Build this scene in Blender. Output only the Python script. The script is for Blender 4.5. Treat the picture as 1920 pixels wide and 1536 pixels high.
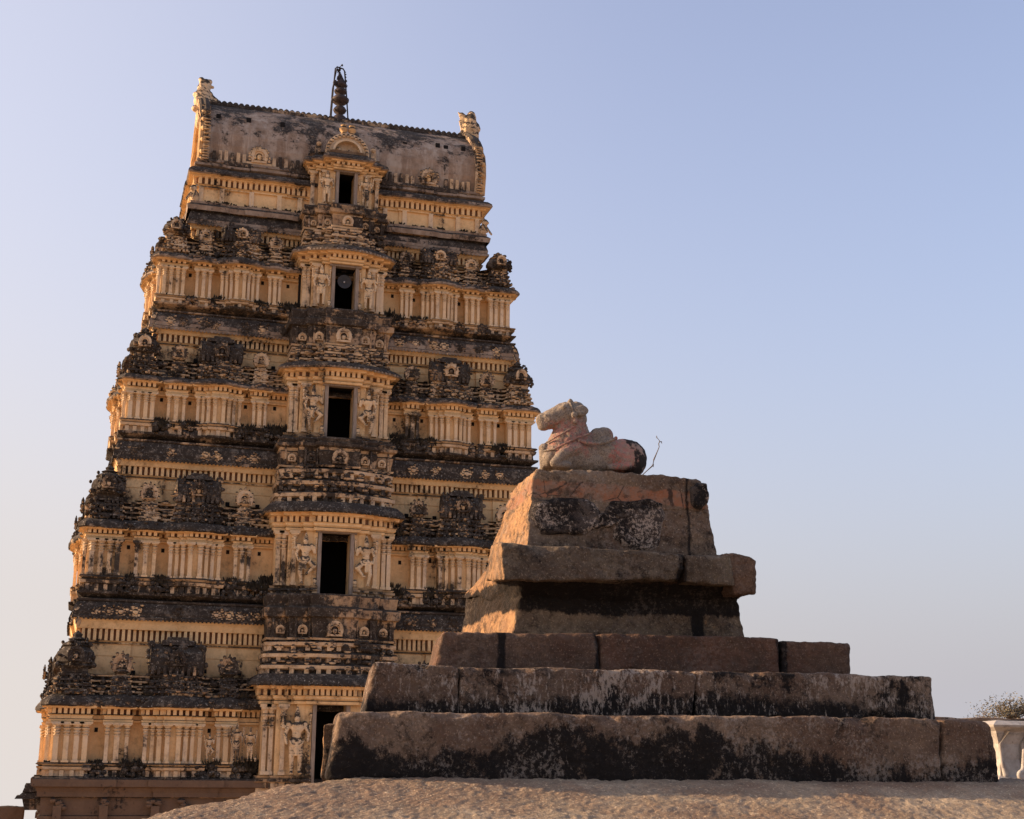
import bpy, bmesh, math, random
from mathutils import Vector, Matrix, noise
random.seed(7)
R = math.radians
sc = bpy.context.scene
for o in list(bpy.data.objects): bpy.data.objects.remove(o)
col = sc.collection

# ------------------------------------------------------------ camera
FPX = 2700.0
YAW, PITCH, ROLL = R(16.5), R(14.0), R(0.6)
EYE = Vector((0, 0, 1.6))
cF = Vector((math.sin(YAW)*math.cos(PITCH), math.cos(YAW)*math.cos(PITCH), math.sin(PITCH)))
_r = Vector((math.cos(YAW), -math.sin(YAW), 0)); _u = _r.cross(cF)
cR = _r*math.cos(ROLL)+_u*math.sin(ROLL); cU = -_r*math.sin(ROLL)+_u*math.cos(ROLL)
cam = bpy.data.cameras.new('camera'); co = bpy.data.objects.new('camera', cam); col.objects.link(co)
cam.sensor_width = 36; cam.lens = 36*FPX/1920; cam.clip_end = 20000; cam.clip_start = .05
co.matrix_world = Matrix(((cR.x, cU.x, -cF.x, EYE.x), (cR.y, cU.y, -cF.y, EYE.y), (cR.z, cU.z, -cF.z, EYE.z), (0, 0, 0, 1)))
sc.camera = co

# ------------------------------------------------------------ sky and sun
SUN_EL, SUN_AZ = R(17), R(-73)          # azimuth from +Y, towards -X
w = bpy.data.worlds.new('World'); sc.world = w; w.use_nodes = True
wn = w.node_tree; bg = wn.nodes['Background']
sky = wn.nodes.new('ShaderNodeTexSky'); sky.sky_type = 'NISHITA'; sky.sun_disc = False
sky.sun_elevation = SUN_EL; sky.sun_rotation = SUN_AZ
sky.air_density = 1.0; sky.dust_density = 5.0; sky.ozone_density = 1.0
sv = Vector((math.sin(SUN_AZ)*math.cos(SUN_EL), math.cos(SUN_AZ)*math.cos(SUN_EL), math.sin(SUN_EL)))
def _n(t, **k):
    n = wn.nodes.new(t)
    for a_, v_ in k.items(): setattr(n, a_, v_)
    return n
def _m(op, a_, b_=0.0):
    n = _n('ShaderNodeMath', operation=op)
    for i, v_ in enumerate((a_, b_)):
        if isinstance(v_, (int, float)): n.inputs[i].default_value = v_
        else: wn.links.new(v_, n.inputs[i])
    return n.outputs[0]
def _mix(f_, a_, b_, bl='MIX'):
    n = _n('ShaderNodeMix', data_type='RGBA', blend_type=bl)
    for i, v_ in ((0, f_), (6, a_), (7, b_)):
        if isinstance(v_, tuple): n.inputs[i].default_value = (*v_, 1)
        elif isinstance(v_, (int, float)): n.inputs[i].default_value = v_
        else: wn.links.new(v_, n.inputs[i])
    return n.outputs[2]
# dusty air: the clear sky pales into warm grey haze low down and on the sun's side
tc = _n('ShaderNodeTexCoord'); dt = _n('ShaderNodeVectorMath', operation='DOT_PRODUCT'); wn.links.new(tc.outputs['Generated'], dt.inputs[0]); dt.inputs[1].default_value = sv
sx = _n('ShaderNodeSeparateXYZ'); wn.links.new(tc.outputs['Generated'], sx.inputs[0])
up = _m('MAXIMUM', sx.outputs[2], 0.0)
def _mr(v_, lo, hi):
    n = _n('ShaderNodeMapRange', interpolation_type='SMOOTHSTEP'); wn.links.new(v_, n.inputs[0]); n.inputs[1].default_value = lo; n.inputs[2].default_value = hi; return n.outputs[0]
side = _mr(dt.outputs['Value'], -.35, .45)
wgt = _m('MINIMUM', _m('ADD', _m('POWER', _m('SUBTRACT', 1.0, up), 3.6), _m('MULTIPLY', _mr(dt.outputs['Value'], .0, .6), .5)), 1.0)
haze_c = _mix(_mr(up, .0, .42), _mix(side, (1.58, 1.55, 1.70), (2.17, 1.98, 1.86)), _mix(side, (1.15, 1.45, 2.05), (1.86, 1.92, 2.18)))
skyc = _mix(1.0, sky.outputs[0], (1.03, .87, .90), 'MULTIPLY')
wn.links.new(_mix(wgt, skyc, haze_c), bg.inputs[0]); bg.inputs[1].default_value = 0.14
sd = bpy.data.lights.new('sun', 'SUN'); sd.energy = 3.3; sd.angle = R(0.6); sd.color = (1, .72, .46)
so = bpy.data.objects.new('sun', sd); col.objects.link(so)
sv = Vector((math.sin(SUN_AZ)*math.cos(SUN_EL), math.cos(SUN_AZ)*math.cos(SUN_EL), math.sin(SUN_EL)))
so.rotation_euler = sv.to_track_quat('Z', 'Y').to_euler(); so.location = sv*100
vs = sc.view_settings; vs.view_transform = 'Standard'; vs.look = 'None'; vs.exposure = 1.4; vs.gamma = 1

def at(px, py, Y):
    """a point of the photograph on the plane at distance Y"""
    d = cF+cR*((px-960)/FPX)-cU*((py-768)/FPX)
    return EYE+d*((Y-EYE.y)/d.y)

# ------------------------------------------------------------ materials
class NB:
    def __init__(s, name):
        s.m = bpy.data.materials.new(name); s.m.use_nodes = True
        s.t = s.m.node_tree; s.b = s.t.nodes['Principled BSDF']
        s.b.inputs['Roughness'].default_value = .9
        s.b.inputs['Specular IOR Level'].default_value = .2
        g = s.t.nodes.new('ShaderNodeNewGeometry'); s.pos = g.outputs['Position']; s.nrm = g.outputs['True Normal']
    def link(s, a, b): s.t.links.new(a, b)
    def noise(s, scale, detail=4, rough=.6, stretch=None, off=0, dist=0):
        mp = s.t.nodes.new('ShaderNodeMapping'); s.link(s.pos, mp.inputs[0])
        mp.inputs['Location'].default_value = (off, off*1.7, off*.6)
        mp.inputs['Scale'].default_value = stretch or (1, 1, 1)
        n = s.t.nodes.new('ShaderNodeTexNoise'); s.link(mp.outputs[0], n.inputs[0])
        n.inputs['Scale'].default_value = scale; n.inputs['Detail'].default_value = detail
        n.inputs['Roughness'].default_value = rough; n.inputs['Distortion'].default_value = dist
        return n.outputs[0]
    def voro(s, scale, feat='F1', stretch=None):
        mp = s.t.nodes.new('ShaderNodeMapping'); s.link(s.pos, mp.inputs[0]); mp.inputs['Scale'].default_value = stretch or (1, 1, 1)
        n = s.t.nodes.new('ShaderNodeTexVoronoi'); s.link(mp.outputs[0], n.inputs[0]); n.feature = feat
        n.inputs['Scale'].default_value = scale; return n.outputs['Distance']
    def math(s, op, a, b=0, c=None):
        n = s.t.nodes.new('ShaderNodeMath'); n.operation = op
        for i, v in enumerate((a, b, c)):
            if v is None: continue
            if isinstance(v, (int, float)): n.inputs[i].default_value = v
            else: s.link(v, n.inputs[i])
        return n.outputs[0]
    def ramp(s, v, lo, hi):
        n = s.t.nodes.new('ShaderNodeMapRange'); n.interpolation_type = 'SMOOTHSTEP'
        s.link(v, n.inputs[0]); n.inputs[1].default_value = lo; n.inputs[2].default_value = hi
        return n.outputs[0]
    def mix(s, f, a, b):
        n = s.t.nodes.new('ShaderNodeMix'); n.data_type = 'RGBA'
        if isinstance(f, (int, float)): n.inputs[0].default_value = f
        else: s.link(f, n.inputs[0])
        for i, v in ((6, a), (7, b)):
            if isinstance(v, tuple): n.inputs[i].default_value = (*v, 1)
            else: s.link(v, n.inputs[i])
        return n.outputs[2]
    def comp(s, v, i):
        n = s.t.nodes.new('ShaderNodeSeparateXYZ'); s.link(v, n.inputs[0]); return n.outputs[i]
    def bump(s, h, strength, dist):
        n = s.t.nodes.new('ShaderNodeBump'); n.inputs['Strength'].default_value = strength; n.inputs['Distance'].default_value = dist
        s.link(h, n.inputs['Height']); s.link(n.outputs[0], s.b.inputs['Normal'])
    def done(s, c):
        if isinstance(c, tuple): s.b.inputs['Base Color'].default_value = (*c, 1)
        else: s.link(c, s.b.inputs['Base Color'])
        return s.m

def plaster(name, base, base2, black, up, streak=.3, pale=.0, lichen=.35):
    """lime plaster with black algae stains: 'black' is how much of it is overgrown, 'up' the extra growth on ledges"""
    b = NB(name)
    big = b.noise(.45, 5, .62); mid = b.noise(2.1, 6, .68, off=3); fine = b.noise(9, 5, .7, off=9)
    stk = b.noise(1.6, 5, .65, stretch=(2.6, 2.6, .32), off=5)
    c = b.mix(b.ramp(mid, .3, .72), base, base2)
    c = b.mix(b.math('MULTIPLY', b.ramp(fine, .50, .75), .45), c, tuple(x*.55 for x in base))
    if pale: c = b.mix(b.math('MULTIPLY', b.ramp(stk, .42, .6), pale), c, (.60, .52, .43))
    nz = b.comp(b.nrm, 2)
    s = b.math('ADD', b.math('MULTIPLY', big, .66), b.math('MULTIPLY', mid, .40))
    s = b.math('ADD', s, b.math('MULTIPLY', stk, .24+0*streak))
    s = b.math('ADD', s, b.math('MULTIPLY', b.math('SUBTRACT', fine, .5), .22))
    s = b.math('ADD', s, b.math('MULTIPLY', b.math('MAXIMUM', nz, 0), up))
    th = .83-black*.36
    f = b.ramp(s, th-.035, th+.035)
    f2 = b.ramp(s, th-.13, th+.05)
    c = b.mix(b.math('MULTIPLY', f2, .5), c, (.17, .10, .06))
    blk = b.mix(b.ramp(b.noise(6, 6, .75, off=21), .52, .70), (.022, .018, .015), (.10, .085, .07))
    blk = b.mix(b.math('MULTIPLY', b.ramp(b.noise(3.4, 7, .75, off=37), .52, .64), .55*lichen), blk, (.23, .185, .14))
    blk = b.mix(b.math('MULTIPLY', b.ramp(b.noise(14, 4, .7, off=33), .58, .70), lichen), blk, (.36, .32, .27))
    c = b.mix(b.math('MULTIPLY', f, .93), c, blk)
    b.bump(b.math('ADD', fine, b.math('MULTIPLY', mid, 1.5)), .5, .03)
    return b.done(c)

OCH, OCH2 = (.80, .54, .275), (.67, .43, .205)
M = {}
M['ochre'] = plaster('ochre_plaster', OCH, OCH2, .16, .45)
M['worn'] = plaster('worn_plaster', (.66, .46, .265), (.45, .305, .175), .36, .50, pale=.20)
M['trim'] = plaster('pale_trim_plaster', (.74, .52, .295), (.61, .42, .235), .26, .5, pale=.30)
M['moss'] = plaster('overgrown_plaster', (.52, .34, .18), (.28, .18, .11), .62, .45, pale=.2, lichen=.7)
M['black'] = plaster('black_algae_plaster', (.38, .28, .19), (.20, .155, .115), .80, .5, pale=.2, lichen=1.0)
M['statue'] = plaster('statue_plaster', (.78, .56, .335), (.65, .46, .26), .20, .35, pale=.15)
M['sidewarm'] = plaster('side_plaster', (.60, .38, .18), (.5, .30, .14), .22, .4)
M['roof'] = plaster('grey_roof_plaster', (.33, .235, .165), (.22, .155, .11), .24, .15, pale=.35, lichen=.9)
M['ledge'] = plaster('grey_brown_ledge', (.30, .215, .15), (.20, .145, .105), .38, .35, pale=.25, lichen=.8)
M['base'] = plaster('brown_base_stone', (.17, .105, .065), (.12, .075, .05), .30, .3, lichen=.3)
M['slot'] = plaster('slot_shade_plaster', (.22, .105, .055), (.15, .075, .04), .3, .3); b = NB('interior_shade_black'); M['dark'] = b.done((.012, .010, .009))  # slot: shade between dentils darkened in; dark: shade inside openings painted near-black
b = NB('old_grey_timber'); c = b.mix(b.ramp(b.noise(5, 5, .7, stretch=(3, 3, .5)), .3, .7), (.22, .165, .125), (.34, .27, .21)); M['wood'] = b.done(c)
b = NB('blackened_bronze'); c = b.mix(b.ramp(b.noise(6, 5, .7), .35, .7), (.04, .03, .027), (.085, .06, .05)); b.b.inputs['Roughness'].default_value = .6; b.b.inputs['Metallic'].default_value = .3; M['bronze'] = b.done(c)
b = NB('rusty_iron'); M['iron'] = b.done((.035, .03, .03))
b = NB('dark_weeds'); c = b.mix(b.ramp(b.noise(3, 4, .6), .35, .65), (.016, .013, .010), (.045, .036, .024)); M['weed'] = b.done(c)
b = NB('speaker_grey'); M['speaker'] = b.done((.075, .075, .08)); b = NB('speaker_cap'); M['spk_cap'] = b.done((.6, .6, .6))
b = NB('ground_dirt'); c = b.mix(b.ramp(b.noise(.4, 8, .7), .35, .65), (.50, .36, .23), (.38, .27, .175)); b.bump(b.noise(12, 5), .4, .03); M['ground'] = b.done(c)
b = NB('bark'); c = b.mix(b.ramp(b.noise(14, 5, .7), .35, .65), (.10, .07, .05), (.18, .14, .10)); M['bark'] = b.done(c)
b = NB('leaf'); c = b.mix(b.ramp(b.noise(9, 3, .6), .4, .6), (.10, .085, .055), (.17, .145, .10)); M['leaf'] = b.done(c)

def granite(name, c1, c2, moss=None, patch=.5, lichen=.25, red=0, bump=.5, band=None, scale=1.0, lst=(1, 1, 1), zwin=None, xblk=None, sun_tint=0):
    """weathered granite. moss=(z, spread): black growth below height z with a ragged edge; patch: share of black blotches;
    zwin=(z0, z1): a ragged black run between two heights, growth plus recess shade painted in; xblk: black rain stains at joints [(x, half width)]; raw: bare ochre on left-facing surfaces, brightened to paint in sunlight"""
    b = NB(name)
    n1 = b.noise(2.2*scale, 8, .70, dist=.4); n2 = b.noise(9*scale, 8, .74, off=4); n3 = b.noise(60*scale, 5, .75, off=8); n4 = b.noise(1.1*scale, 5, .62, off=14)
    x, y, z = (b.comp(b.pos, i) for i in range(3))
    c = b.mix(b.ramp(n2, .36, .64), c1, c2)
    c = b.mix(b.math('MULTIPLY', b.ramp(n4, .42, .60), .75), c, (c2[0]*.60, c2[1]*.46, c2[2]*.42))
    c = b.mix(b.math('MULTIPLY', b.ramp(b.noise(3.3*scale, 7, .7, off=61, stretch=(1, 1, .35)), .48, .66), .55), c, tuple(v*.55 for v in c1))
    c = b.mix(b.math('MULTIPLY', b.ramp(n3, .46, .64), .65), c, tuple(v*.42 for v in c1))
    c = b.mix(b.math('MULTIPLY', b.ramp(b.noise(85*scale, 3, .6, off=2), .57, .68), .5), c, tuple(min(1, v*2.0) for v in c1))
    if red: c = b.mix(b.math('MULTIPLY', b.ramp(b.noise(3.1, 6, .68, off=17), .47, .62), red), c, (.22, .10, .06))
    if sun_tint:
        f = b.math('MULTIPLY', b.ramp(b.math('MULTIPLY', b.comp(b.nrm, 0), -1.0), .45, .75), b.ramp(b.noise(5, 7, .72, off=71), .36, .50))  # faces turned to the sun get a brighter ochre: painted sunlight
        c = b.mix(b.math('MULTIPLY', f, sun_tint), c, b.mix(b.ramp(n2, .4, .6), (.50, .28, .13), (.34, .19, .10)))
    if band:
        z0, z1, fc = band
        zz = b.math('ADD', z, b.math('MULTIPLY', b.math('SUBTRACT', n2, .5), .10)); zz = b.math('ADD', zz, b.math('MULTIPLY', b.math('SUBTRACT', n4, .5), .10))
        f = b.math('MULTIPLY', b.ramp(zz, z0-.008, z0+.008), b.math('SUBTRACT', 1, b.ramp(zz, z1-.008, z1+.008)))
        f = b.math('MULTIPLY', f, b.math('SUBTRACT', 1, b.math('MULTIPLY', b.ramp(n1, .53, .57), .9)))
        paint = b.mix(b.ramp(b.noise(11, 8, .75, off=40), .38, .62), fc, (.30, .19, .13))
        warp = b.math('ADD', b.voro(3.1, 'DISTANCE_TO_EDGE', (1, 1, 1.4)), b.math('MULTIPLY', b.math('SUBTRACT', n2, .5), .10)); paint = b.mix(b.ramp(warp, .004, .022), (.07, .04, .03), paint)
        c = b.mix(b.math('MULTIPLY', f, .88), c, paint)
    c = b.mix(b.math('MULTIPLY', b.ramp(b.math('ADD', b.math('MULTIPLY', b.noise(17*scale, 8, .85, off=101), .6), b.math('MULTIPLY', n1, .4)), .505, .555), .12+1.15*patch), c, (.035, .026, .020))
    blk = b.mix(b.ramp(b.noise(24*scale, 7, .78, off=7), .54, .68), (.010, .008, .007), (.050, .038, .030))
    th = .70-.25*patch
    f = b.ramp(b.math('ADD', b.math('MULTIPLY', n1, .62), b.math('MULTIPLY', n2, .38)), th-.022, th+.022)
    rag = b.noise(6.5, 8, .76, stretch=(1, 1, .40), off=11); rg = b.math('SUBTRACT', rag, .5); lo = b.math('SUBTRACT', b.noise(1.05, 3, .55, off=45), .5)
    if moss:
        q = b.math('SUBTRACT', b.math('ADD', b.math('ADD', moss[0], b.math('MULTIPLY', rg, moss[1])), b.math('MULTIPLY', lo, moss[1]*1.5)), z)
        q = b.math('ADD', q, b.math('MULTIPLY', b.math('SUBTRACT', b.noise(28, 8, .85, off=81), .5), .22))
        f = b.math('MAXIMUM', f, b.math('MULTIPLY', b.ramp(q, -.03, .03), b.math('SUBTRACT', 1, b.math('MULTIPLY', b.ramp(b.noise(7, 8, .8, off=91), .56, .64), .75))))
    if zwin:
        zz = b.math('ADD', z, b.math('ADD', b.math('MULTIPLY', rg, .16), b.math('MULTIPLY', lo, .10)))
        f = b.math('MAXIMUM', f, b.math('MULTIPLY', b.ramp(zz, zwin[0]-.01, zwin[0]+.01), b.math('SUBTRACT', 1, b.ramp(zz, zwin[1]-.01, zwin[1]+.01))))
    for xc, hw_ in (xblk or []):
        d = b.math('ABSOLUTE', b.math('SUBTRACT', b.math('ADD', x, b.math('MULTIPLY', rg, .10)), xc))
        f = b.math('MAXIMUM', f, b.math('SUBTRACT', 1, b.ramp(d, hw_-.008, hw_+.012)))
    f = b.math('MULTIPLY', f, b.math('SUBTRACT', 1, b.math('MULTIPLY', b.ramp(n3, .60, .70), .5)))
    c = b.mix(b.math('MULTIPLY', f, .96), c, blk)
    lf = b.ramp(b.math('ADD', b.math('MULTIPLY', b.noise(40, 8, .80, off=23, stretch=lst), .6), b.math('MULTIPLY', b.noise(3.2, 5, .65, off=29), .4)), .520, .575)
    c = b.mix(b.math('MULTIPLY', lf, lichen), c, (.40, .32, .25))
    hgt = b.math('ADD', b.math('ADD', b.math('MULTIPLY', n3, .6), b.math('MULTIPLY', n2, 2.0)), b.math('MULTIPLY', b.voro(26*scale), .5))
    b.bump(hgt, bump, .03)
    return b.done(c)

# ------------------------------------------------------------ mesh helpers
class MB:
    def __init__(s): s.v = []; s.f = []; s.mi = []; s.mx = None
    def add(s, vs, fs, m=0):
        k = len(s.v)
        if s.mx is not None: vs = [s.mx @ Vector(p) for p in vs]
        s.v += [tuple(p) for p in vs]; s.f += [tuple(i+k for i in f) for f in fs]; s.mi += [m]*len(fs)
    def box(s, x0, x1, y0, y1, z0, z1, m=0, taper=0):
        t = taper
        s.add([(x0, y0, z0), (x1, y0, z0), (x1, y1, z0), (x0, y1, z0), (x0+t, y0+t, z1), (x1-t, y0+t, z1), (x1-t, y1-t, z1), (x0+t, y1-t, z1)],
              [(0, 3, 2, 1), (4, 5, 6, 7), (0, 1, 5, 4), (1, 2, 6, 5), (2, 3, 7, 6), (3, 0, 4, 7)], m)
    def lathe(s, prof, n=8, c=(0, 0, 0), m=0, a0=None, sx=1, sy=1):
        a0 = math.pi/n if a0 is None else a0
        vs = []; fs = []
        for r, z in prof:
            for i in range(n):
                a = a0+2*math.pi*i/n; vs.append((c[0]+r*sx*math.cos(a), c[1]+r*sy*math.sin(a), c[2]+z))
        for j in range(len(prof)-1):
            for i in range(n): fs.append((j*n+i, j*n+(i+1) % n, (j+1)*n+(i+1) % n, (j+1)*n+i))
        fs.append(tuple(range(n-1, -1, -1))); fs.append(tuple((len(prof)-1)*n+i for i in range(n)))
        s.add(vs, fs, m)
    def tube(s, pts, rad, n=6, m=0):
        pts = [Vector(p) for p in pts]; rr = rad if isinstance(rad, list) else [rad]*len(pts)
        vs = []; fs = []
        for i, p in enumerate(pts):
            d = (pts[min(i+1, len(pts)-1)]-pts[max(i-1, 0)]).normalized()
            a = d.cross(Vector((0, 0, 1)) if abs(d.z) < .9 else Vector((1, 0, 0))).normalized(); q = d.cross(a)
            for k in range(n):
                t = 2*math.pi*k/n; vs.append(p+(a*math.cos(t)+q*math.sin(t))*rr[i])
        for i in range(len(pts)-1):
            for k in range(n): fs.append((i*n+k, i*n+(k+1) % n, (i+1)*n+(k+1) % n, (i+1)*n+k))
        fs.append(tuple(range(n))); fs.append(tuple((len(pts)-1)*n+k for k in range(n-1, -1, -1)))
        s.add(vs, fs, m)
    def ball(s, c, r, m=0, seg=10, rings=7, rot=None):
        """ellipsoid; r is a number or (rx, ry, rz)"""
        r = (r, r, r) if isinstance(r, (int, float)) else r
        vs = [(0, 0, -1)]; fs = []
        for j in range(1, rings):
            a = -math.pi/2+math.pi*j/rings
            for i in range(seg):
                t = 2*math.pi*i/seg; vs.append((math.cos(a)*math.cos(t), math.cos(a)*math.sin(t), math.sin(a)))
        vs.append((0, 0, 1)); L = len(vs)-1
        for i in range(seg):
            fs.append((0, 1+(i+1) % seg, 1+i)); fs.append((L, L-seg+i, L-seg+(i+1) % seg))
        for j in range(rings-2):
            for i in range(seg): fs.append((1+j*seg+i, 1+j*seg+(i+1) % seg, 1+(j+1)*seg+(i+1) % seg, 1+(j+1)*seg+i))
        q = [Vector((v[0]*r[0], v[1]*r[1], v[2]*r[2])) for v in vs]
        if rot: q = [rot @ v for v in q]
        s.add([v+Vector(c) for v in q], fs, m)
    def cap(s, a, b, ra, rb, m=0, n=5):
        """tapered limb of overlapping balls"""
        a, b = Vector(a), Vector(b)
        for i in range(n+1):
            t = i/n; s.ball(a.lerp(b, t), ra+(rb-ra)*t, m, 8, 6)
    def sweep(s, path, prof, closed=True, jit=0, step=None, seed=0, jz=.6):
        """path: list of (x, y) outline points counter-clockwise; prof: list of (offset, z, material)"""
        P = [Vector(p) for p in path]; n = len(P)
        if step:
            Q = []
            for i in range(n if closed else n-1):
                a, b_ = P[i], P[(i+1) % n]; k = max(1, int((b_-a).length/step))
                for j in range(k): Q.append((a.lerp(b_, j/k), i, j))
            if not closed: Q.append((P[-1], n-2, 1))
        else: Q = [(P[i], i, 0) for i in range(n)]
        def nrm(i):
            d = (P[(i+1) % n]-P[i % n]).normalized(); return Vector((d.y, -d.x))
        rings = []
        for o, z, *_ in prof:
            ring = []
            for p, i, j in Q:
                if j == 0 or (not closed and p is P[-1]):
                    if closed: n1, n2 = nrm((i-1) % n), nrm(i)
                    else: n2 = nrm(i); n1 = nrm(i-1) if (i > 0 and p is not P[-1]) else n2
                    d = 1+n1.dot(n2); mt = (n1+n2)/max(d, .5)
                else: mt = nrm(i)
                q = p+mt*o; zz = z
                if jit:
                    nv = noise.noise_vector(Vector((q.x*2.3+seed, q.y*2.3, z*3.1)))+.6*noise.noise_vector(Vector((q.x*7+seed, q.y*7, z*7)))
                    q = q+mt*nv.x*jit; zz = z+nv.z*jit*jz
                ring.append((q.x, q.y, zz))
            rings.append(ring)
        m = len(Q)
        for a in range(len(prof)-1):
            fs = []
            for i in range(m if closed else m-1): fs.append((i, (i+1) % m, m+(i+1) % m, m+i))
            s.add(rings[a]+rings[a+1], fs, prof[a+1][2] if len(prof[a+1]) > 2 else 0)
    def mesh(s, name, mats, org=(0, 0, 0), smooth=False):
        me = bpy.data.meshes.new(name); o = Vector(org)
        me.from_pydata([tuple(Vector(p)-o) for p in s.v], [], s.f)
        for m in mats: me.materials.append(M[m] if isinstance(m, str) else m)
        me.polygons.foreach_set('material_index', s.mi)
        if smooth: me.polygons.foreach_set('use_smooth', [True]*len(s.f))
        me.update(); return me

def link(me, name, parent=None, loc=(0, 0, 0), rz=0, scale=None):
    o = bpy.data.objects.new(name, me); col.objects.link(o); o.location = loc; o.rotation_euler.z = rz
    if scale: o.scale = scale
    if parent: o.parent = parent
    return o
def tag(o, label=None, cat=None, group=None, kind=None):
    for k, v in (('label', label), ('category', cat), ('group', group), ('kind', kind)):
        if v: o[k] = v
    return o
def thing(name, loc, label, cat, group=None):
    o = bpy.data.objects.new(name, None); col.objects.link(o); o.location = loc; o.empty_display_size = .2
    return tag(o, label, cat, group)
def bake(mb, name, mats, voxel, smooth_it=2, amp=0, fr=30):
    """fuse overlapping volumes into one continuous skin"""
    me = mb.mesh(name+'_raw', mats); o = bpy.data.objects.new('tmp', me); col.objects.link(o)
    r = o.modifiers.new('r', 'REMESH'); r.mode = 'VOXEL'; r.voxel_size = voxel; r.use_smooth_shade = True
    if smooth_it:
        s_ = o.modifiers.new('s', 'SMOOTH'); s_.factor = .5; s_.iterations = smooth_it
    dg = bpy.context.evaluated_depsgraph_get(); dg.update()
    out = bpy.data.meshes.new_from_object(o.evaluated_get(dg)); out.name = name
    bpy.data.objects.remove(o); bpy.data.meshes.remove(me)
    if amp:
        ns = [v.normal.copy() for v in out.vertices]
        for v, n_ in zip(out.vertices, ns):
            v.co += n_*amp*(noise.noise(v.co*fr)+.5*noise.noise(v.co*fr*2.3))
    out.materials.clear()
    for m in mats: out.materials.append(M[m] if isinstance(m, str) else m)
    out.polygons.foreach_set('use_smooth', [True]*len(out.polygons)); return out

# ================================================================ THE GATE TOWER
CX, CY = 8.6, 56.0
TB = Vector((CX, CY, -6.0))
tower = thing('gate_tower', TB, 'tall tapering ochre plaster temple gate tower with carved tiers, black stains and a barrel roof', 'tower')
TX = 0.0; TXS = [-.25, -.15, -.03, .10, .15]      # the tower's axis leans a little: each storey has its own centre
def TL(x, y, z): return (x+TX, y, z+6.0)       # tower-local -> child coordinates
def part(mb, name, mats, parent=tower, smooth=False, label=None, kind=None):
    o = link(mb.mesh(name, mats, (0, 0, -6.0), smooth), name, parent, (TX, 0, 0))
    tag(o, label, kind=kind); return o

Wd = [9.03, 8.47, 7.66, 6.87, 5.74]         # half widths, corner bays
Dp = [6.0, 5.0, 4.1, 3.2, 2.3]              # half depths
Z = [  # plinth bottom, plinth top, pilaster top, architrave top, eave top, shrine mid, shrine top, dentil bottom, dentil top, cornice bottom, cornice top
 (1.16, 1.65, 2.93, 3.46, 3.82, 4.52, 5.62, 5.66, 6.05, 6.41, 6.95),
 (7.25, 7.86, 9.10, 9.49, 9.82, 10.56, 11.49, 11.58, 11.88, 12.13, 12.76),
 (13.07, 13.60, 14.60, 15.04, 15.29, 15.99, 16.66, 16.83, 17.12, 17.31, 17.93),
 (18.28, 18.65, 19.78, 20.06, 20.36, 21.06, 21.50, 21.42, 21.70, 21.87, 22.42)]
BAY = [  # door bottom, door top, architrave bottom, eave bottom, eave top, niche bottom, niche top, top, half width, door half width
 (0.90, 3.55, 3.62, 4.24, 4.62, 5.80, 6.52, 7.36, 2.32, .52),
 (7.40, 9.56, 9.66, 10.31, 10.70, 12.02, 12.72, 13.10, 2.13, .53),
 (13.13, 15.17, 15.28, 15.84, 16.10, 16.82, 17.56, 18.24, 1.90, .49),
 (18.28, 20.15, 20.28, 20.74, 21.03, 21.82, 22.36, 22.80, 1.62, .41),
 (22.84, 24.43, 24.54, 24.90, 25.16, 25.2, 26.2, 26.3, 1.40, .32)]

FRONT = [(1.0, 0), (.86, -.40), (.81, -.05), (.72, -.40), (.675, 0), (.625, .12), (.60, .24), (.535, .12), (.51, 0), (.46, -.40), (.41, -.05), (.34, -.40)]
SIDE = [(1.0, 0), (.78, -.28), (.66, -.05), (.54, -.28), (.40, .10), (.22, .28)]
def outline(W, D, lift=None, cham=0, fr=FRONT, si=SIDE):
    """the stepped plan of a storey, counter-clockwise from the front left corner"""
    def face(spec, H, base):
        pts = []
        for i, (s, p) in enumerate(spec):
            if lift is not None: p = max(p, lift)
            x = -s*H
            if i: pts.append((x, pts[-1][1]))
            pts.append((x, base+p))
        full = pts+[(-x, y) for x, y in reversed(pts)]
        out = []
        for q in full:
            if not out or (abs(q[0]-out[-1][0])+abs(q[1]-out[-1][1])) > 1e-4: out.append(q)
        return out
    f = face(fr, W, D); sd_ = face(si, D, W)
    ring = [(x, -y) for x, y in f]              # front, left to right, outward -Y
    ring += [(y, x) for x, y in sd_][1:]        # right side
    ring += [(-x, y) for x, y in f][1:]         # back
    ring += [(-y, -x) for x, y in sd_][1:-1]    # left side
    # drop duplicate and collinear points
    r2 = []
    for i, p in enumerate(ring):
        a = ring[i-1]; c = ring[(i+1) % len(ring)]
        if abs((p[0]-a[0])*(c[1]-p[1])-(p[1]-a[1])*(c[0]-p[0])) > 1e-6: r2.append(p)
    if cham:
        r3 = []
        for i, p in enumerate(r2):
            p = Vector(p); a = Vector(r2[i-1]); c = Vector(r2[(i+1) % len(r2)]); q_ = .05 if (abs(p.x) > W-.02 and abs(p.y) > D-.02) else cham
            ka = min(q_, (a-p).length*.4); kc = min(q_, (c-p).length*.4)
            r3.append(tuple(p+(a-p).normalized()*ka)); r3.append(tuple(p+(c-p).normalized()*kc))
        r2 = r3
    return r2
def opened(P, a, front):
    """the ring cut open behind the doorway: an open path from +a round the back to -a"""
    n = len(P)
    for i in range(n):
        p, q = P[i], P[(i+1) % n]
        if p[0] < -a*.2 and q[0] > a*.2 and p[1] < 0: return [(a, p[1])]+[P[(i+1+k) % n] for k in range(n)]+[(-a, p[1])]
    return P
UPF = [(1.0, 0), (.80, -.08), (.60, 0), (.42, -.08)]; UPS = [(1, 0), (.7, -.08), (.4, .12)]

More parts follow.
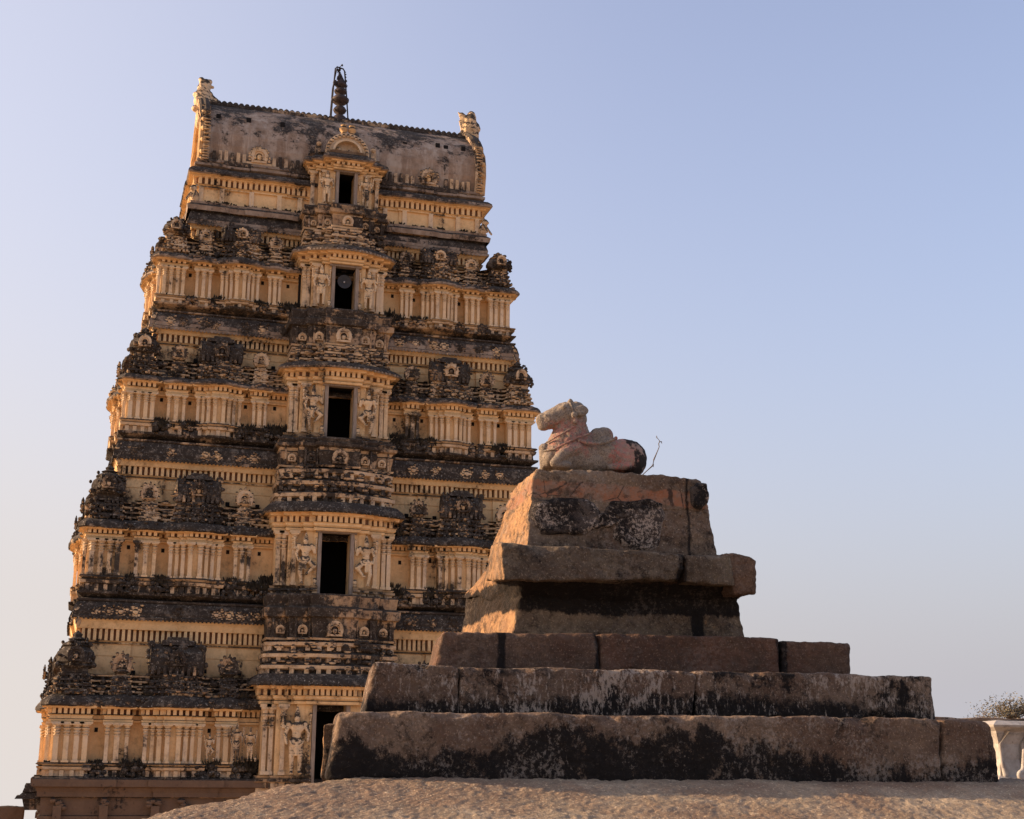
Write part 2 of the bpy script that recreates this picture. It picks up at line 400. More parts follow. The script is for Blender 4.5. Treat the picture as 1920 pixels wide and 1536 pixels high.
def blocks_along(mb, path, off, z0, z1, pitch, wid, thick, m, closed=True, keep=None, taper=0, jit=0):
    n = len(path)
    for i in range(n if closed else n-1):
        a, b_ = Vector(path[i]), Vector(path[(i+1) % n]); d = b_-a; L = d.length
        if L < pitch*.7: continue
        d.normalize(); nn = Vector((d.y, -d.x))
        if keep and not keep((a+b_)/2, nn): continue
        k = max(1, int(L/pitch)); st = L/k
        old = mb.mx
        for j in range(k):
            p = a+d*(st*(j+.5))+nn*off
            mb.mx = Matrix(((d.x, -nn.x, 0, p.x), (d.y, -nn.y, 0, p.y), (0, 0, 1, 0), (0, 0, 0, 1)))
            r = random.uniform(-jit, jit)
            mb.box(-wid/2, wid/2, -thick+r, .02, z0+r*.3, z1+r*.5, m, taper)
        mb.mx = old
def seen(mid, nn): return nn.y < -.3 or nn.x < -.3      # front and left faces carry the fine carving

def kudu(mb, c, r, d=.08, m_ring=0, m_in=1, n=14, spikes=0):
    """horseshoe arch facing -Y"""
    x, y, z = c
    for r0, r1, dd in ((r*.62, r, d), (r*.42, r*.62, d*.6)):
        vs = []; fs = []
        for i in range(n+1):
            t = math.radians(-35)+math.radians(250)*i/n
            for rr, yy in ((r0, y), (r0, y-dd), (r1, y-dd), (r1, y)):
                vs.append((x+rr*math.cos(t), yy, z+rr*math.sin(t)*1.08))
        for i in range(n):
            for k in range(3): fs.append((i*4+k, i*4+k+1, (i+1)*4+k+1, (i+1)*4+k))
        fs.append((0, 1, 2, 3)); fs.append((n*4+3, n*4+2, n*4+1, n*4))
        mb.add(vs, fs, m_ring)
    mb.ball((x, y-d*.1, z-r*.05), (r*.3, d*.7, r*.42), m_in, 8, 5)
    mb.box(x-r*.9, x+r*.9, y-d*.8, y, z-r*.75, z-r*.5, m_ring)
    mb.lathe([(r*.16, 0), (r*.22, r*.12), (r*.06, r*.2), (r*.12, r*.3), (.005, r*.5)], 6, (x, y-d*.5, z+r*.98), m_ring)
    for i in range(spikes):
        t = math.radians(-20+220*i/(spikes-1)); rr = r*random.uniform(1.0, 1.22); mb.ball((x+rr*math.cos(t), y-d*.5, z+rr*1.05*math.sin(t)), (r*random.uniform(.14, .24), .05, r*random.uniform(.14, .24)), m_ring, 6, 4)
    for i in range(10 if spikes else 4):
        t = random.uniform(0, 6.28); rr = r*random.uniform(.2, .95); mb.ball((x+rr*math.cos(t), y-d, z+rr*math.sin(t)), (r*random.uniform(.08, .18), d*.35, r*random.uniform(.08, .16)), random.choice((m_ring, m_in)), 6, 4)

def stack(mb, w, d, z0, z1, n, mats=(0, 1), seed=0, bits=True):
    """stacked mouldings: slabs of changing width with little blocks between them, origin at back centre, front at -d"""
    rnd = random.Random(seed); h = (z1-z0)/n
    for k in range(n):
        za, zb = z0+k*h, z0+(k+1)*h; s = 1-.13*k/n*2
        ww, dd = w/2*s, d*s
        mb.box(-ww*.86, ww*.86, -dd*.86, 0, za, za+h*.5, mats[1])
        mb.box(-ww*1.03, ww*1.03, -dd*1.06, 0, za+h*.5, zb-h*.12, mats[0], .012)
        mb.box(-ww*.95, ww*.95, -dd*.97, 0, zb-h*.12, zb, mats[1])
        if bits:
            q = int(w/.16)
            for j in range(q):
                x = -ww*.9+(j+.5)*ww*1.8/q
                if rnd.random() < .8: mb.box(x-.045, x+.045, -dd*rnd.uniform(.98, 1.12), -dd*.5, za+h*.04, za+h*rnd.uniform(.4, .62), mats[rnd.randint(0, 1)], .01)
            for j in range(q+2):
                x = rnd.uniform(-ww*1.05, ww*1.05); mb.ball((x, -dd*rnd.uniform(.95, 1.12), za+h*rnd.uniform(0, 1.1)), (rnd.uniform(.04, .11), rnd.uniform(.04, .09), rnd.uniform(.03, .09)), mats[rnd.randint(0, 1)], 6, 4)

def pilaster_mesh(h, w, name):
    mb = MB(); r = w/2*1.3
    mb.box(-r*1.15, r*1.15, -r*1.15, r*.8, 0, h*.05); mb.box(-r*.78, r*.78, -r*.78, r*.6, h*.05, h*.66)
    mb.lathe([(r*.95, 0), (r*1.15, h*.012), (r*1.15, h*.03), (r*.8, h*.04), (r*.85, h*.07), (r*1.2, h*.085), (r*1.2, h*.105), (r*.85, h*.115), (r*.95, h*.15),
              (r*1.35, h*.17), (r*1.35, h*.19), (r*.9, h*.205), (r*1.15, h*.235), (r*1.45, h*.265)], 8, (0, 0, h*.66))
    mb.box(-r*1.5, r*1.5, -r*1.5, r, h*.925, h*.955, 0, -.01); mb.box(-r*2.0, r*2.0, -r*1.4, r, h*.955, h, 0)
    return mb.mesh(name, ['trim'])

pil_jobs = []; holes_n = 0
for t in range(4):
    W, D = Wd[t], Dp[t]; W2, D2 = Wd[t+1], Dp[t+1]; TX = TXS[t]
    zpb, zpt, zpi, zar, zev, zkm, zkt, zdb, zdt, zcb, zct = Z[t]
    P = outline(W, D); ca = BAY[t][9]+.35; PO = opened(P, ca, 0); PC = PO is P
    # --- plinth
    mb = MB(); h = zpt-zpb
    mb.sweep(opened(outline(W+.1, D+.1, -.12), ca, 0), [(-.6, zpb-.30, 2), (.06, zpb-.02, 2), (.08, zpb+h*.10, 2)], PC, .03, .3, t)
    mb.sweep(PO, [(.14, zpb+h*.10, 0), (.02, zpb+h*.12, 1), (.0, zpb+h*.5, 1), (.10, zpb+h*.55, 1), (.13, zpb+h*.72, 0), (.06, zpb+h*.78, 0), (.16, zpb+h*.9, 0), (.10, zpt, 0), (-.05, zpt, 1)], PC, .012, .35, t)
    blocks_along(mb, PO, 0, zpb+h*.12, zpb+h*.5, .26, .13, .10, 0, PC, keep=seen, jit=.012)
    gaps = [(.855, .805), (.725, .672), (.465, .41), (.345, BAY[t][8]/W)]
    for k in range(int(300)):
        g_ = random.choice(gaps); s_ = random.choice((-1, 1))*random.uniform(g_[1]-.012, g_[0]+.012)*W
        if abs(s_) < BAY[t][8]: continue
        mb.ball((s_, -D-.06+random.uniform(-.06, .2), zpb+random.uniform(.05, .9)*h), (random.uniform(.05, .14), .10, random.uniform(.05, .12)), 2, 6, 4)
    part(mb, 'plinth', ['worn', 'worn', 'black' if t < 3 else 'moss'])
    # --- storey wall; put-log holes are raised near-black blocks, their shade painted in
    mb = MB(); mb.sweep(PO, [(-.05, zpt-.1, 0), (-.05, zpi+.03, 0)], PC)
    for s_ in (.835, .697, .435, .30):
        for sg in (-1, 1):
            if random.random() < .8:
                x = s_*W*sg+random.uniform(-.04, .04); zz = zpt+(zpi-zpt)*random.uniform(.80, .92); y = -D+.40+.05
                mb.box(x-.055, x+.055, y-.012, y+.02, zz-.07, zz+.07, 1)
    part(mb, 'wall', ['ochre', 'dark'])
    # --- architrave with its row of dentils
    mb = MB(); h = zar-zpi
    mb.sweep(PO, [(-.05, zpi, 0), (.06, zpi+.01, 0), (.08, zpi+h*.16, 0), (.03, zpi+h*.2, 0), (.05, zpi+h*.38, 0), (.10, zpi+h*.44, 0), (.04, zpi+h*.5, 0), (-.02, zpi+h*.52, 1), (-.02, zpi+h*.80, 1), (.15, zpi+h*.84, 0), (.18, zar, 0), (.0, zar+.04, 0)], PC)
    blocks_along(mb, PO, 0, zpi+h*.5, zpi+h*.84, .165, .11, .10, 0, PC, keep=seen)
    part(mb, 'architrave', ['ochre', 'slot'])
    # --- wavy eave
    mb = MB(); E_ = outline(W, D, -.27, .24); h = zev-zar
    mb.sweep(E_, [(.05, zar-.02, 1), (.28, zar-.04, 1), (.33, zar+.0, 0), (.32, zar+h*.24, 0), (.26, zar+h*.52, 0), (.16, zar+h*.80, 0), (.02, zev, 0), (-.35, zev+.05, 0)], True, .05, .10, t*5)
    for k in range(110):
        s_ = random.uniform(-1, 1)*W
        if abs(s_) < BAY[t][8]: continue
        mb.ball((s_, -D-.20+random.uniform(-.05, .1), zar+random.uniform(.05, .7)*h), (random.uniform(.05, .12), .06, random.uniform(.04, .08)), 0, 6, 4)
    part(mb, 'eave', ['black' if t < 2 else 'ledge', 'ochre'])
    # --- garland of mouldings linking the miniature shrines, on a recessed plane
    mb = MB(); G = outline(W-.05, D-.05, -.30, .04); n = 4; h = (zkm-zev)/n; pr = [(-.3, zev, 0)]
    for k in range(n):
        z0 = zev+k*h; o = -.06*k
        pr += [(o-.10, z0, 1), (o-.12, z0+h*.42, 1), (o+.02, z0+h*.5, k % 2), (o+.03, z0+h*.82, 0), (o-.08, z0+h*.9, 1)]
    pr += [(-.9, zkm+.03, 1)]
    mb.sweep(G, pr, True, .02, .3, t*3)
    for k in range(n): blocks_along(mb, G, -.06*k-.1, zev+k*h+.01, zev+k*h+h*.5, .21, .10, .10, k % 2, keep=seen, jit=.03)
    for k in range(150):
        x = random.uniform(-1, 1)*W
        if abs(x) < BAY[t][8]: continue
        q = random.random(); mb.ball((x, -D+.30+.22*q+random.uniform(-.08, .06), zev+(zkm-zev)*q), (random.uniform(.06, .20), random.uniform(.06, .12), random.uniform(.04, .11)), random.choice((0, 1, 1)), 6, 4)
    part(mb, 'moulding_garland', ['worn', 'moss'])
    TX = TXS[t+1]
    # --- upper wall, dentil course, soffit and the big sloping cornice
    U = outline(W2-.05, D2-.05, None, 0, UPF, UPS)
    mb = MB()
    zmid = zkm+(zdb-zkm)*.55
    mb.sweep(U, [(-.02, zev, 0), (-.02, zmid, 0), (.0, zmid+.015, 0), (.0, zdb-.12, 0), (.05, zdb-.10, 0), (.03, zdb-.05, 0), (.09, zdb, 0), (.0, zdb+.01, 2), (.0, zdt, 2), (.14, zdt+.01, 0)])
    blocks_along(mb, U, .02, zdb, zdt+.01, .175, .108, .10, 0, keep=seen, taper=.006)
    for sg in (-1, 1):
        for s_ in (.78, .68, .50, .43, .36):
            if random.random() < .7:
                x = sg*s_*W2; zz = zkm+random.uniform(.08, .22); mb.box(x-.07, x+.07, -D2+.05-.04, -D2+.1, zz-.06, zz+.08, 1)  # raised dark blocks for holes, shade put into the colour
    part(mb, 'upper_wall', ['ochre', 'dark', 'slot'])
    mb = MB(); h = zct-zcb; lip = .33
    K = outline(W2-.05, D2-.05, -.02, 0, UPF, [(1, 0), (.4, .12)])
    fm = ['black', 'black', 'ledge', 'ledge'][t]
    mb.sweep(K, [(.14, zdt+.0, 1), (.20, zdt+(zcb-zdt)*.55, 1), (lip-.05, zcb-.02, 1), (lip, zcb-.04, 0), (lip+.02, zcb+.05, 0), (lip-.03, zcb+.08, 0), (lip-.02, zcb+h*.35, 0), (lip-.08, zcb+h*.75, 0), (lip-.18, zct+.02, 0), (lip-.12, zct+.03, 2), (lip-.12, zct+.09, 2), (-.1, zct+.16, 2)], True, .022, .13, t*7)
    if t < 3:
        k = 0; x = -W2+.5
        while x < W2-.3:
            if abs(x) > BAY[t][8]+.1:
                r = random.uniform(.14, .23); zc = zcb+h*.42; yy = -D2-lip+.11; mt = random.choice((3, 3, 4, 2))
                for j in range(9):
                    a = 2*math.pi*j/9; mb.ball((x+r*.7*math.cos(a), yy, zc+r*.7*math.sin(a)), (r*.34, .05, r*.34), mt, 6, 4)
                mb.ball((x, yy-.02, zc), (r*.5, .07, r*.5), mt, 8, 5)
                for j in range(9): mb.ball((x+random.uniform(-r, r)*1.3, yy-.02, zc+random.uniform(-r, r)*1.2), (random.uniform(.03, .08), .06, random.uniform(.03, .08)), random.choice((mt, 2)), 5, 4)
            x += random.choice((.45, .6, .8, 1.3))*random.uniform(.85, 1.1)
    blocks_along(mb, K, lip-.01, zcb-.07, zcb+.0, .13, .06, .03, 0, keep=seen, jit=.01)
    part(mb, 'cornice', [fm, 'ochre', 'moss', 'worn', 'trim'])
    TX = TXS[t]
    # --- pilasters
    hp = zpi-zpt
    for sg in (-1, 1):
        for s_, p, wd in [(.975, 0, .155), (.94, 0, .155), (.905, 0, .155), (.875, 0, .155),
                          (.80, -.05, .12), (.765, -.02, .15), (.73, -.05, .12),
                          (.665, 0, .12), (.64, 0, .12), (.616, .12, .13), (.588, .24, .14), (.548, .24, .14), (.522, .12, .13), (.497, 0, .12), (.47, 0, .12),
                          (.402, -.05, .12), (.375, -.02, .15), (.348, -.05, .12)]:
            pil_jobs.append((t, sg, (sg*s_*W+TX, -D-p-.02, zpt), wd*W/8.6, 0))
    for s_ in (.97, .89, .81, .64, .58, .36, .26, .15, .05, -.05, -.15, -.26, -.36, -.58, -.64, -.81, -.89, -.97):
        p = 0 if abs(s_) > .7 else (-.05 if abs(s_) > .5 else (.10 if abs(s_) > .22 else .28))
        pil_jobs.append((t, 9, (-W-p-.02+TX, s_*D, zpt), .13, -math.pi/2))

# pilasters: the hundred that show largest are parts, the rest one object
pmesh = {}
def pm(t, w_):
    k = (t, round(w_*50)); 
    if k not in pmesh: pmesh[k] = pilaster_mesh(Z[t][2]-Z[t][1], k[1]/50, 'pilaster')
    return pmesh[k]
def score(j):
    t, sg, p, w_, rz = j
    if sg == 9: return -5
    if t == 0: return 9 if sg < 0 else -9
    if t == 1: return 8 if p[0] < 5.4 else -9
    return 6-t
TX = 0.0; jobs = sorted(pil_jobs, key=score, reverse=True); rest = MB()
for i, (t, sg, p, w_, rz) in enumerate(jobs):
    me = pm(t, w_)
    if i < 95: link(me, 'pilaster', tower, TL(*p), rz)
    else:
        mx = Matrix.Translation(p) @ Matrix.Rotation(rz, 4, 'Z')
        rest.add([mx @ v.co for v in me.vertices], [tuple(f.vertices) for f in me.polygons], 0)
part(rest, 'pilasters', ['trim'], kind='stuff')

# --- miniature shrines standing on the eaves
def shrine(kind, w_, hm, ht, seed, dark):
    """returns meshes: body, roof, arch; origin at the middle of its back edge, front towards -Y"""
    m0, m1 = ('black', 'moss') if dark else ('worn', 'moss')
    bd, rf, ar = MB(), MB(), MB()
    if kind == 'corner':
        stack(bd, w_, w_*.9, 0, hm, 4, seed=seed)
        bd.box(-w_*.36, w_*.36, -w_*.72, 0, hm, hm+(ht-hm)*.14, 1)
        h = ht-hm; z0 = hm+h*.12
        rf.lathe([(w_*.46, 0), (w_*.54, h*.05), (w_*.50, h*.10), (w_*.56, h*.14), (w_*.57, h*.26), (w_*.52, h*.40), (w_*.38, h*.52), (w_*.44, h*.56), (w_*.36, h*.62), (w_*.20, h*.68), (w_*.27, h*.72), (w_*.12, h*.78), (w_*.15, h*.84), (.01, h*.94)], 8, (0, -w_*.42, z0), 0, sy=.9)
        for q_ in range(26):
            a_ = random.uniform(math.pi, 2*math.pi); zz = random.uniform(0, .75); rr = w_*(.56 if zz < .4 else .56-.75*(zz-.4)); rf.ball((rr*math.cos(a_), -w_*.42+rr*.9*math.sin(a_), z0+h*zz), (random.uniform(.04, .10),)*2+(random.uniform(.03, .09),), random.randint(0, 1), 6, 4)
        for sx_ in (-1, 1): rf.ball((sx_*w_*.5, -w_*.8, z0+h*.06), w_*.08, 1, 6, 4)
        kudu(ar, (0, -w_*.95, z0+h*.30), w_*.23, .09, 0, 1)
    elif kind == 'niche':
        stack(bd, w_, w_*.8, 0, hm*.9, 4, seed=seed)
        bd.box(-w_*.22, w_*.22, -w_*.55, 0, hm*.9, hm*1.05, 1)
        bd.lathe([(w_*.25, 0), (w_*.45, .08), (w_*.2, .14)], 8, (0, -w_*.4, hm*1.0), 0)
        rf.ball((0, -w_*.3, hm+(ht-hm)*.28), (w_*.5, w_*.35, (ht-hm)*.30), 0, 10, 7)
        kudu(ar, (0, -w_*.55, hm+(ht-hm)*.30), w_*.46, .08, 0, 1, spikes=9)
    else:
        stack(bd, w_, .62, 0, hm, 4, seed=seed); stack(bd, w_*.55, .74, 0, hm*.98, 4, seed=seed+1); stack(bd, w_*.28, .84, 0, hm*1.02, 4, seed=seed+2)
        h = ht-hm; L = w_*.43
        pr = [(.34, 0), (.46, h*.10), (.48, h*.35), (.40, h*.58), (.24, h*.76), (.08, h*.84)]
        N_ = 14; vs = []; fs = []
        for i in range(N_+1):
            x = -L+2*L*i/N_; bul = .02*(i % 2)
            for d, z in pr: vs.append((x, -d-bul-.08, hm+z))
            vs.append((x, 0, hm+h*.84)); vs.append((x, 0, hm))
        k = len(pr)+2
        for i in range(N_):
            for j in range(k-1): fs.append((i*k+j, (i+1)*k+j, (i+1)*k+j+1, i*k+j+1))
        fs.append(tuple(range(k-1, -1, -1))); fs.append(tuple(N_*k+j for j in range(k)))
        rf.add(vs, fs, 0)
        for i in range(9):
            x = -L+2*L*(i+.5)/9; rf.lathe([(.05, 0), (.03, .05), (.045, .08), (.005, .15)], 6, (x, -.12, hm+h*.83), 1)
            rf.box(x-.05, x+.05, -.64, -.3, hm+.0, hm+h*.22, i % 2, .01)
        for sx_ in (-1, 1): rf.ball((sx_*L, -.3, hm+h*.42), (.07, .3, h*.42), 1, 8, 6)
        kudu(ar, (0, -.60, hm+h*.40), min(h*.27, .27), .12, 0, 1, spikes=9)
        rf.box(-L*.62, L*.62, -.42, 0, hm+h*.80, hm+h*.93, 0, .03); rf.box(-L*.42, L*.42, -.36, 0, hm+h*.93, hm+h*1.02, 1, .03)
        for q_ in range(46):
            x = random.uniform(-L*1.15, L*1.15); zz = random.uniform(0, 1); rf.ball((x, -.52+.3*max(0, zz-.5), hm+h*zz*.85), (random.uniform(.05, .13), .07, random.uniform(.04, .12)), random.randint(0, 1), 6, 4)
    return (bd.mesh('shrine_body', [m0 if dark else 'worn', 'moss' if dark else 'worn']), rf.mesh('shrine_roof', [m0 if dark else 'moss', m1]), ar.mesh('shrine_arch', ['moss' if dark else 'worn', 'worn' if dark else 'moss']))
def put_shrine(ms, x, y, z, rz=0):
    o = link(ms[0], 'miniature_shrine', tower, TL(x, y, z), rz)
    link(ms[1], 'shrine_roof', o); link(ms[2], 'shrine_arch', o)
for t in range(4):
    W, D = Wd[t], Dp[t]; zev, zkm, zkt = Z[t][4], Z[t][5], Z[t][6]; k = W/8.62; TX = TXS[t]
    hm, ht = zkm-zev, (zkt-zev)*(1.0 if t < 2 else 1.16)+.1
    dark = t < 2
    sh = {n_: shrine(n_, w_*k, hm, hh, t*10+i, dk) for i, (n_, w_, hh, dk) in enumerate((('corner', 1.12, ht+.12, dark), ('niche', .66, ht*.90, t < 1), ('hall', 1.95 if t != 1 else 1.75, ht+.05, t < 2)))}
    for sg in (-1, 1):
        put_shrine(sh['corner'], sg*.93*W, -D+.92*k, zev); put_shrine(sh['niche'], sg*.765*W, -D+.62, zev)
        put_shrine(sh['hall'], sg*.568*W, -D+.62, zev); put_shrine(sh['niche'], sg*.375*W, -D+.62, zev)
    # left side of the tower
    for yy, n_ in ((.62, 'niche'), (-.62, 'niche'), (0, 'hall'), (.92, 'corner')):
        put_shrine(sh[n_], -W+(.42 if n_ == 'hall' else .62), yy*D, zev, -math.pi/2)

# --- carved guardians
def figure(pose):
    mb = MB()
    # standing figure about 1 high, front -Y; pose 0: straight, pose 1: one leg drawn up
    hip = Vector((0, 0, .50)); ch = Vector((.01, -.02, .70)); nk = Vector((0, -.02, .79)); hd = Vector((0, -.03, .845))
    mb.ball(hd, (.052, .055, .065)); mb.cap(nk-Vector((0, 0, .03)), nk+Vector((0, 0, .03)), .032, .03, n=2)
    for i in range(5): mb.ball((0, -.02, .895+i*.026), (.052-.008*i, .05-.007*i, .02), 0, 8, 5)
    mb.ball(ch, (.105, .07, .095)); mb.ball((0, -.01, .60), (.072, .06, .08)); mb.ball(hip, (.10, .075, .07))
    if pose == 0:
        mb.cap((-.05, 0, .47), (-.06, -.01, .26), .062, .045); mb.cap((-.06, -.01, .26), (-.055, 0, .04), .045, .03)
        mb.cap((.05, 0, .47), (.065, -.02, .26), .062, .045); mb.cap((.065, -.02, .26), (.06, 0, .04), .045, .03)
        mb.ball((-.06, -.05, .02), (.035, .07, .022)); mb.ball((.07, -.05, .02), (.035, .07, .022))
    else:
        mb.cap((-.05, 0, .47), (-.09, -.03, .26), .065, .048); mb.cap((-.09, -.03, .26), (-.05, 0, .04), .045, .03)
        mb.cap((.05, 0, .47), (.17, -.06, .36), .062, .048); mb.cap((.17, -.06, .36), (.05, -.04, .22), .045, .03)
        mb.ball((-.05, -.05, .02), (.035, .07, .022)); mb.ball((.03, -.07, .20), (.03, .06, .025))
    mb.cap((-.11, 0, .76), (-.17, -.01, .60), .036, .03); mb.cap((-.17, -.01, .60), (-.13 if pose else -.15, -.05, .46), .03, .022)
    mb.cap((.11, 0, .76), (.18, -.02, .62), .036, .03); mb.cap((.18, -.02, .62), (.17, -.04, .74 if pose else .50), .03, .022)
    for sg in (-1, 1):      # rear pair of arms, raised
        mb.cap((sg*.10, .02, .75), (sg*.20, .02, .70), .03, .026, n=3); mb.cap((sg*.20, .02, .70), (sg*.21, .0, .86), .026, .02, n=4)
        mb.ball((sg*.21, 0, .90), (.03, .02, .03)); mb.ball((sg*.12, 0, .76), .045)
        mb.ball((sg*.055, -.06, .735), .03)
    for i in range(9):
        a = math.pi*i/8; mb.ball((.10*math.cos(a), -.06, .50-.07*math.sin(a)), .018, 0, 6, 4)
    mb.cap((0, -.075, .48), (0, -.06, .30), .025, .03); mb.ball((0, -.07, .735), (.05, .03, .02))
    mb.cap((.19, .0, .50), (.20, -.01, .12), .016, .02); mb.ball((.20, -.02, .09), (.045, .045, .05)); mb.ball((.20, -.02, .02), (.04, .04, .03))
    return bake(mb, 'guardian_statue', ['statue'], .0125, 1, .003, 40)
FIG = [figure(0), figure(1)]

# --- central bays with doorways
for t in range(5):
    zb, zt, za, ze0, ze1, zn0, zn1, ztop, hw, dw = BAY[t]; D = Dp[t]; TX = TXS[t]; zt += .06
    yb = -D; a = hw
    U_ = [(-a, yb+1.2), (-a, yb-.30), (-a*.80, yb-.30), (-a*.80, yb-.52), (-a*.52, yb-.52), (-a*.52, yb-.72), (-a*.36, yb-.72), (-a*.36, yb-.90), (a*.36, yb-.90), (a*.36, yb-.72), (a*.52, yb-.72), (a*.52, yb-.52), (a*.80, yb-.52), (a*.80, yb-.30), (a, yb-.30), (a, yb+1.2)]
    z0 = zb-.02
    mb = MB()
    # walls left and right of the opening, lintel above it
    Lw = [p for p in U_[:7]]+[(-a*.36, yb-.70), (-dw-.09, yb-.70)]
    Rw = [(dw+.09, yb-.70), (a*.36, yb-.70)]+[p for p in U_[9:]]
    for q in (Lw, Rw): mb.sweep(q, [(-.05, z0, 0), (-.05, za+.05, 0)], False)
    mb.box(-a*.36, a*.36, yb-.70, yb-.3, zt+.06, za+.1, 0)
    # shaft behind the opening, its inner shade put in as near-black colour
    for sg in (-1, 1):
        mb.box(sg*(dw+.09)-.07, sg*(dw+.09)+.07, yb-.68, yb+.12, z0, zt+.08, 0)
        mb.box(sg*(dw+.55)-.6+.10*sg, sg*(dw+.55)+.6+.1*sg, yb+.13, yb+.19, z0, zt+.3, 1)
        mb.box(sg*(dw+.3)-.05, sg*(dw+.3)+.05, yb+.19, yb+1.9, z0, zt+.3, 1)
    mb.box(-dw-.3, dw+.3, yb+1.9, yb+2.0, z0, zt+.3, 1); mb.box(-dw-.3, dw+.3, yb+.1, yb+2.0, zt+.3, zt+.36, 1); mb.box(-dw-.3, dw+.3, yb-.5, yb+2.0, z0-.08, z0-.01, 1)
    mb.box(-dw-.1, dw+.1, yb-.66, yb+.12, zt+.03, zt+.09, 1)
    wl = part(mb, 'doorway_wall', ['ochre', 'dark'])
    # timber frame
    mb = MB(); j = .07
    for sg in (-1, 1): mb.box(sg*(dw+.0)-j*.9+.05*sg, sg*(dw+.0)+j*.9+.05*sg, yb-.80, yb-.55, z0, zt, 0)
    mb.box(-dw-.20, dw+.20, yb-.83, yb-.56, zt, zt+.09, 0); mb.box(-dw-.1, dw+.1, yb-.80, yb-.5, z0-.10, z0-.025, 0)
    link(mb.mesh('door_frame', ['wood'], (0, 0, -6)), 'door_frame', wl)
    # bay plinth, architrave and dentils
    h = (za-zb)*.16
    for q in (U_[:8]+[(-dw-.1, yb-.90)], [(dw+.1, yb-.90)]+U_[8:]):
        mb = MB(); q = [(x, y+.06) for x, y in q]
        mb.sweep(q, [(.03, z0-.2, 0), (.03, z0+h*.4, 0), (.12, z0+h*.5, 0), (.12, z0+h*.7, 1), (.04, z0+h*.74, 0), (.10, z0+h*.95, 0), (-.15, z0+h, 0)], False, .01, .3, t)
        blocks_along(mb, q, .03, z0+.0, z0+h*.45, .24, .12, .07, 1, False, seen, jit=.02)
        part(mb, 'bay_plinth', ['worn', 'moss'])
    H = ze0-za; mb = MB()
    mb.sweep(U_, [(-.02, za, 2), (.05, za+.01, 2), (.07, za+H*.16, 2), (.02, za+H*.2, 2), (.09, za+H*.30, 2), (.09, za+H*.40, 2), (.13, za+H*.46, 2), (.02, za+H*.50, 3), (.02, za+H*.78, 3), (.18, za+H*.82, 2), (.20, ze0, 2), (.05, ze0+.03, 2)], False)
    blocks_along(mb, U_, .03, za+H*.48, za+H*.82, .185, .118, .11, 2, False, seen)
    part(mb, 'bay_mouldings', ['worn', 'moss', 'ochre', 'slot'])
    # pilasters of the bay
    mb = MB(); me = pilaster_mesh(za-(z0+h), .14, 'q')
    for sg in (-1, 1):
        for s_, p in ((.93, .34), (.84, .34), (.68, .56)) if t < 4 else ((.92, .34), (.6, .56)):
            link(me, 'bay_pilaster', tower, TL(sg*s_*a, yb-p, z0+h))
    # guardians beside the door
    zg = z0+h+.02; hg = (za-zg)*.97/1.02
    for sg in (-1, 1):
        g = link(FIG[1 if t in (1, 2) else 0], 'guardian_statue', tower, TL(sg*(dw+.17+.21*hg), yb-.74, zg), 0, (sg*-1*hg*1.02, hg, hg))
    if t == 4: continue
    # curved dark eave of the bay
    C_ = [(-a-.02, yb+1.2), (-a-.02, yb-.28), (-a*.9, yb-.45), (-a*.72, yb-.60), (-a*.5, yb-.78), (-a*.3, yb-.90), (0, yb-.94), (a*.3, yb-.90), (a*.5, yb-.78), (a*.72, yb-.60), (a*.9, yb-.45), (a+.02, yb-.28), (a+.02, yb+1.2)]
    mb = MB(); h = ze1-ze0
    mb.sweep(C_, [(.05, ze0-.0, 1), (.34, ze0-.03, 1), (.40, ze0+.02, 0), (.37, ze0+h*.3, 0), (.28, ze0+h*.6, 0), (.10, ze1, 0), (-.3, ze1+.05, 0)], False, .03, .10, t*5+2)
    blocks_along(mb, C_, .38, ze0-.03, ze0+.04, .13, .06, .03, 0, False, seen, jit=.01)
    part(mb, 'bay_eave', ['black' if t < 2 else 'ledge', 'ochre'])
    # stacked mouldings above
    mb = MB(); n = 3; hh = (zn0-ze1)/n; pr = []; C2 = [(x*.97, y+.10) for x, y in C_]
    pm_ = {0: (0, 1), 1: (0, 1), 2: (0, 0), 3: (0, 0)}[t]
    for k in range(n):
        z1 = ze1+k*hh; o = -.05*k
        pr += [(o-.05, z1, 1), (o-.06, z1+hh*.36, 1), (o+.09, z1+hh*.46, 0), (o+.11, z1+hh*.74, 0), (o-.0, z1+hh*.86, pm_[1])]
    pr += [(-.8, zn0+.02, 1)]
    S2 = [(x*.96, y+.08) for x, y in U_] if t in (2, 3) else C2
    mb.sweep(S2, pr, False, .015, .25, t*9)
    for k in range(n): blocks_along(mb, S2, -.05*k-.05, ze1+k*hh+.01, ze1+k*hh+hh*.46, .27, .15, .12, k % 2, False, seen, jit=.03)
    for k in range(90):
        x = random.uniform(-1, 1)*a*.95; q = random.random(); yy = yb-.92+.62*max(0, abs(x)/a-.3)/.7+.12*q
        mb.ball((x, yy+.02, ze1+(zn0-ze1)*q), (random.uniform(.05, .16), random.uniform(.05, .10), random.uniform(.04, .09)), random.choice((0, 1)), 6, 4)
    part(mb, 'bay_mouldings', ['worn', 'moss'])
    # niche storey with horseshoe arches
    mb = MB(); yn = yb-.66; hz = ztop-zn0
    V_ = [(-a*.92, yb+1.2), (-a*.92, yb-.12), (-a*.62, yb-.12), (-a*.62, yb-.38), (-a*.30, yb-.38), (-a*.30, yn), (a*.30, yn), (a*.30, yb-.38), (a*.62, yb-.38), (a*.62, yb-.12), (a*.92, yb-.12), (a*.92, yb+1.2)]
